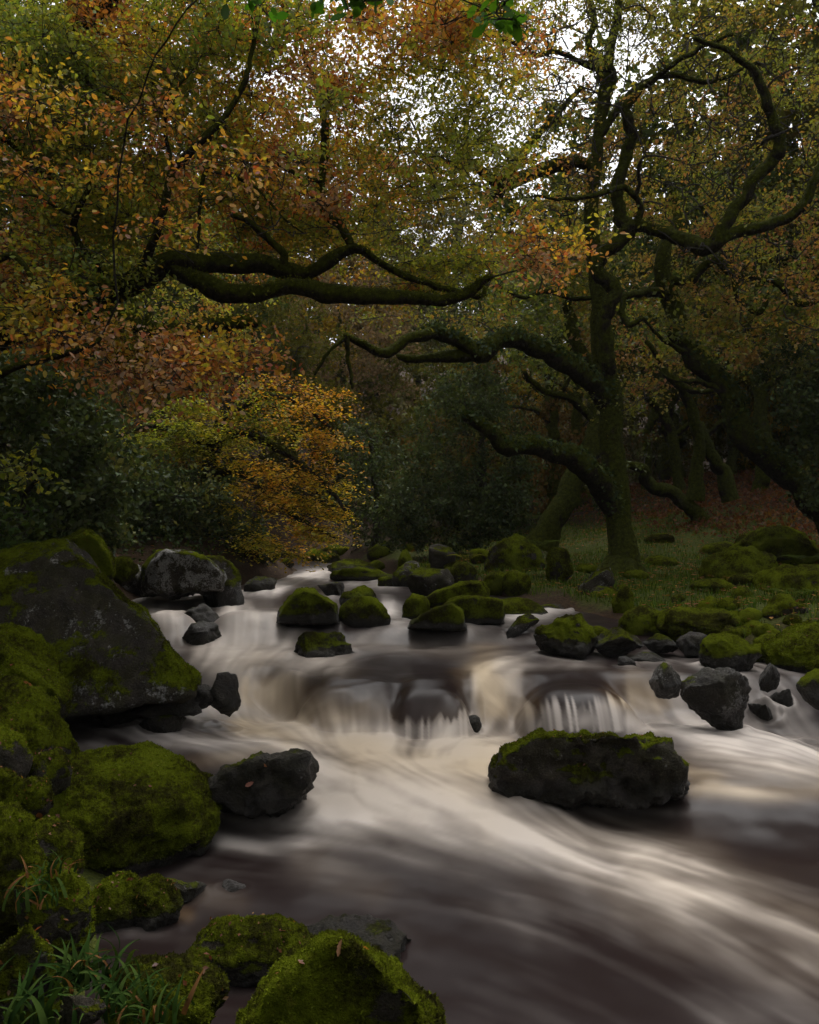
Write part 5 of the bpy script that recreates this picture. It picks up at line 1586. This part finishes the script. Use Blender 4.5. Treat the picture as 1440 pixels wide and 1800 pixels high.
SHR = [shrub_proto(90), shrub_proto(91)]
for i in range(30):
    if i < 16:
        px, Y = gg.uniform(880, 1560), gg.uniform(21, 36)
    elif i < 23:
        px, Y = gg.uniform(-100, 420), gg.uniform(17, 26)
    else:
        px, Y = gg.uniform(420, 860), gg.uniform(22, 34)
    o = SHR[i % 2]
    kids = list(o.children)
    if i > 1:
        o = SHR[i % 2].copy()
        COL.objects.link(o)
        kk = []
        for ch in kids:
            c = ch.copy()
            COL.objects.link(c)
            c.parent = o
            kk.append(c)
        kids = kk
    x = (px - 720) / F * Y
    o.location = (x, Y, float(terrain_z(np.array([x]), np.array([Y]))[0]))
    s_ = gg.uniform(.7, 1.35)
    o.scale = (s_, s_, s_ * gg.uniform(.8, 1.3))
    o.rotation_euler = (0, 0, gg.uniform(0, 6.28))
    o['group'] = 'understorey shrubs of the far wood'
    o['label'] = 'indistinct shrub of the understorey between the far trunks'
    tn = ['olive', 'green', 'gold', 'olive', 'bronze', 'pale'][int(gg.integers(6))]
    for c in kids:
        c.color = (*[q * 1.4 for q in TINTS[tn]], 1)

used = set()
BH = 'unseen tree added for its shade, beside or behind the viewpoint'
for i, (px, Y, sc, tn, lab) in enumerate(FARS + extra + side + [(x_, y_, s_, 'olive', BH) for x_, y_, s_ in behind]):
    pr = protos[i % 4]
    x = px if lab == BH else (px - 720) / F * Y
    z = float(terrain_z(np.array([x]), np.array([float(Y)]))[0])
    if i % 4 not in used:
        used.add(i % 4)
        o = pr
        kids = list(pr.children)
    else:
        o = pr.copy()
        COL.objects.link(o)
        kids = []
        for ch in pr.children:
            c = ch.copy()
            COL.objects.link(c)
            c.parent = o
            kids.append(c)
    o.location = (x, Y, z)
    o.rotation_euler = (0, 0, gg.uniform(0, 6.28))
    o.scale = (sc, sc, sc)
    o['group'] = 'trees of the far wood'
    o['label'] = lab or 'indistinct tree of the far wood, one of many behind the others'
    for c in kids:
        c.color = (*[min(1, q * 1.7) for q in TINTS[tn]], 1)


# ------------------------------------------------------------------ ground cover
def blades(name, pts, hgt, wid, cols, lean=.5, mat=None, kind='stuff', label=None):
    n = len(pts)
    d = R.normal(0, 1, (n, 3))
    d[:, 2] = 0
    d /= np.maximum(np.linalg.norm(d, axis=1, keepdims=True), 1e-9)
    sd = np.stack([-d[:, 1], d[:, 0], 0 * d[:, 0]], 1)
    h = hgt[:, None]
    w = wid[:, None]
    up = np.array([0, 0, 1.0])
    ln = R.uniform(.1, 1, (n, 1)) * lean
    a = pts - sd * w
    b = pts + sd * w
    m1 = pts + up * h * .6 + d * h * ln * .4
    tip = pts + up * h * (1 - ln * .4) + d * h * ln
    v = np.stack([a, b, m1 - sd * w * .7, m1 + sd * w * .7, tip], 1).reshape(-1, 3)
    k = (np.arange(n) * 5)[:, None]
    q = np.concatenate([k + np.array([[0, 1, 3, 2]])])
    t = k + np.array([[2, 3, 4]])
    o = link(name, mesh_np(name, v, [q, t], colors=np.repeat(cols, 5, 0)), mat or M_GRASS)
    tag(o, kind=kind)
    return o


def scatter(n, x0, x1, y0, y1, dmin, dens=None):
    x, y = R.uniform(x0, x1, n), y0 * (y1 / y0) ** R.random(n)
    dr = x - np.interp(y, RY, RR)
    k = dr > dmin + .35 * fbm(np.stack([x * 1.3, y * 1.3, 0 * x], 1), 77, 2)
    if dens is not None:
        k &= R.random(n) < dens(x, y)
    x, y = x[k], y[k]
    return np.stack([x, y, terrain_z(x, y)], 1)


gp = scatter(150000, 0.0, 14, 8.0, 24, .45, lambda x, y: .25 + .75 * (fbm(np.stack([x * .9, y * .9, 0 * x], 1), 78, 3) > -.15))
gp = gp[R.random(len(gp)) < 1 - .85 * sst2(gp[:, 0], 6, 7.5) * sst2(gp[:, 1], 13, 16)]
gc = np.array([(.050, .092, .014), (.080, .115, .014), (.034, .064, .014), (.11, .115, .02)])[R.choice(4, len(gp), p=[.35, .3, .25, .1])]
blades('grass', gp, R.uniform(.03, .13, len(gp)), R.uniform(.003, .006, len(gp)), gc * R.uniform(.7, 1.3, (len(gp), 1)), 1.2)
# dead bracken and leaf litter on the rise at the right
bp = scatter(60000, 3.5, 20, 12.5, 30, 2.0, lambda x, y: np.clip(sst2(x + .35 * (y - 14), 6.0, 8.0), .0, 1))
bp = bp + np.stack([0 * bp[:, 0], 0 * bp[:, 0], R.uniform(0, .22, len(bp)) ** 1.3], 1)
v, t, c = leaves(bp, R.uniform(.05, .13, len(bp)), pick('rust', len(bp)) * .6, LEAF2, .35, .2)
tag(link('dead_bracken', mesh_np('dead_bracken', v, t, colors=c), M_LEAF), kind='stuff')
# fallen leaves over the wood floor
fp = np.concatenate([scatter(17000, 0, 14, 7, 26, .5), np.stack([R.uniform(-12, -2, 6000), R.uniform(3, 22, 6000), np.zeros(6000)], 1)])
fp = fp[(fp[:, 0] - np.interp(fp[:, 1], RY, RR) > .5) | (fp[:, 0] - np.interp(fp[:, 1], RY, RL) < -.6)]
fp[:, 2] = terrain_z(fp[:, 0], fp[:, 1]) + R.uniform(.012, .07, len(fp))
v, t, c = leaves(fp, R.uniform(.05, .09, len(fp)), pick('rust', len(fp)), LEAF2, .9, 0)
tag(link('leaf_litter', mesh_np('leaf_litter', v, t, colors=c), M_LEAF), kind='stuff')
# low ivy and bramble on the left bank
lp = np.stack([R.uniform(-9, -2.4, 26000), R.uniform(5.5, 20, 26000), np.zeros(26000)], 1)
lp = lp[lp[:, 0] < np.interp(lp[:, 1], RY, RL) - .5]
lp[:, 2] = terrain_z(lp[:, 0], lp[:, 1]) + R.uniform(0, .3, len(lp))
v, t, c = leaves(lp, R.uniform(.05, .10, len(lp)), pick('ivy', len(lp)), LEAF2, .5, .2)
tag(link('bank_undergrowth', mesh_np('bank_undergrowth', v, t, colors=c), M_IVY), kind='stuff')


# ferns on the right bank
def fern(label, px, py, Y, L, n=9, col=(.05, .07, .012)):
    base = P(px, py, Y)
    root = thing('fern', label, 'fern', tuple(base))
    for k in range(n):
        a = 2 * np.pi * k / n + R.normal(0, .2)
        d = np.array([math.cos(a), math.sin(a), 0])
        sd = np.array([-d[1], d[0], 0])
        V, T = [], []
        m = 14
        for j in range(m):
            u = (j + 1) / m
            c = d * L * u * .85 + np.array([0, 0, L * (.75 * u - .6 * u * u)])
            wl = L * .26 * math.sin(math.pi * min(u * .9 + .08, 1)) + .004
            for sg in (-1, 1):
                i = len(V)
                V += [c, c + sd * sg * wl + d * wl * .35 - np.array([0, 0, .1 * wl]), c + d * L * .055]
                T.append([i, i + 1, i + 2] if sg > 0 else [i, i + 2, i + 1])
        o = link('frond', mesh_np('frond', np.array(V), np.array(T), colors=np.tile(np.array(col) * R.uniform(.75, 1.25), (len(V), 1))), M_GRASS, root)


fern('fern in the grass at the foot of the slanting trunk', 950, 962, 12.6, .45)
fern('yellowing fern beside the square boulder', 822, 985, 13.2, .4, col=(.12, .12, .014))
fern('fern arching out of the grass left of the big oak', 1035, 972, 12.0, .42)
fern('fern hanging over the undercut boulder on the right bank', 1395, 1050, 9.6, .38)
fern('fern by the mossy mound at the right edge', 1420, 990, 11.2, .45)
fern('fern on the left edge beside the wedge boulder', 20, 975, 7.2, .5, 11, (.03, .05, .02))


# wood rush clumps in the near left corner: every blade its own part
def blade_meshes():
    out = []
    for k in range(7):
        g = np.random.default_rng(200 + k)
        m = 8
        u = np.linspace(0, 1, m)
        bend = g.uniform(.5, 1.15)
        w = .058 * (1 - u ** 2.2) + .002
        cx = u * bend * .75 * u
        cz = u - .42 * bend * u ** 2.4
        l = np.stack([cx, w, cz + .012], 1)
        r = np.stack([cx, -w, cz + .012], 1)
        c = np.stack([cx, 0 * w, cz], 1)
        V = np.concatenate([l, c, r])
        q = []
        for i in range(m - 1):
            q += [[i, i + 1, m + i + 1, m + i], [m + i, m + i + 1, 2 * m + i + 1, 2 * m + i]]
        me = mesh_np('blade', V, np.array(q))
        me.materials.append(M_BLADE)
        out.append(me)
    return out


BL = blade_meshes()


def rush(label, px, py, Y, n, L, spread=.05, dry=.1):
    dry *= .6
    base = P(px, py, Y)
    root = thing('wood_rush_clump', label, 'plant', tuple(base))
    for k in range(n):
        o = link('blade', BL[int(R.integers(len(BL)))], None, root, (R.normal(0, spread), R.normal(0, spread), 0))
        s = L * R.uniform(.55, 1.15)
        o.scale = (s, s * R.uniform(.75, 1.1), s)
        o.rotation_euler = (R.normal(0, .2), R.normal(0, .25), R.uniform(0, 6.28))
        col = np.array([(.024, .048, .010), (.040, .066, .014), (.016, .034, .008)][int(R.integers(3))]) if R.random() > dry else np.array((.13, .065, .025))
        o.color = (*col * R.uniform(.8, 1.2), 1)


rush('largest green rush clump, between the corner boulder and the dull dark boulder', 150, 1728, 2.2, 80, .125, .045)
rush('rush clump with arching blades in the bottom left corner', 60, 1800, 2.0, 40, .13, .05)
rush('rush clump trailing over the dull dark boulder', 222, 1768, 2.05, 56, .10, .05, .12)
rush('pale rush shoots at the bottom, right of the grey purple stone', 265, 1800, 2.0, 22, .10, .03, .15)
rush('sparse half dry rush tuft left of the mossy rocks below the bright boulder', 62, 1592, 2.7, 22, .12, .05, .4)
rush('small russet grass tuft just below the bright boulder at the left', 95, 1535, 2.8, 22, .08, .03, .8)

# fallen leaves lying on the boulders
bpy.context.view_layer.update()
DG = bpy.context.evaluated_depsgraph_get()


def fallen(label, px, py, size, col):
    d = Vector(ray(px, py)).normalized()
    ok, loc, nrm, _, ob_, _ = scene.ray_cast(DG, Vector(CAM) + d * 0.6, d)
    if not ok:
        return
    o = link('fallen_leaf', SINGLE[int(R.integers(len(SINGLE)))], None, None, tuple(loc + nrm * .006))
    q = nrm.to_track_quat('Z', 'Y')
    o.rotation_euler = q.to_euler()
    o.rotation_euler.rotate_axis('Z', R.uniform(0, 6.28))
    o.scale = (size,) * 3
    o.color = (*col, 1)
    tag(o, label, 'leaf')


fallen('curled tan leaf on top of the foremost mossy boulder', 606, 1650, .034, (.26, .14, .08))
fallen('pink leaf on the face of the black angular boulder, lower of the two', 446, 1374, .05, (.40, .17, .12))
fallen('pink leaf near the top of the black angular boulder, upper of the two', 470, 1347, .035, (.34, .15, .09))
fallen('brown leaf on the left slope of the brightest mossy boulder', 72, 1436, .05, (.22, .08, .035))
fallen('brown leaf beside another on the brightest mossy boulder, right of the two', 98, 1432, .045, (.18, .075, .03))
fallen('tan leaf near the crown of the brightest mossy boulder', 198, 1352, .04, (.20, .11, .04))
fallen('russet leaf at the top of the upper left edge boulder', 20, 1172, .07, (.30, .11, .05))
fallen('russet leaf lying on the join of the two left edge boulders', 40, 1198, .08, (.26, .11, .05))
fallen('pinkish leaf right of the join of the two left edge boulders', 68, 1205, .06, (.28, .13, .07))


# ------------------------------------------------------------------ damp woodland air
def build_haze():
    bm = bmesh.new()
    bmesh.ops.create_cube(bm, size=1)
    me = bpy.data.meshes.new('haze')
    bm.to_mesh(me)
    bm.free()
    m, nd, lk = new_mat('damp air')
    v = nd.new('ShaderNodeVolumePrincipled')
    v.inputs['Color'].default_value = (0.93, 0.95, 0.96, 1)
    v.inputs['Density'].default_value = 0.0003
    o_ = nd.new('ShaderNodeOutputMaterial')
    lk.new(v.outputs[0], o_.inputs['Volume'])
    me.materials.append(m)
    o = link('haze', me)
    o.scale = (330, 240, 66)
    o.location = (0, 45, 30)
    tag(o, kind='stuff')


build_haze()
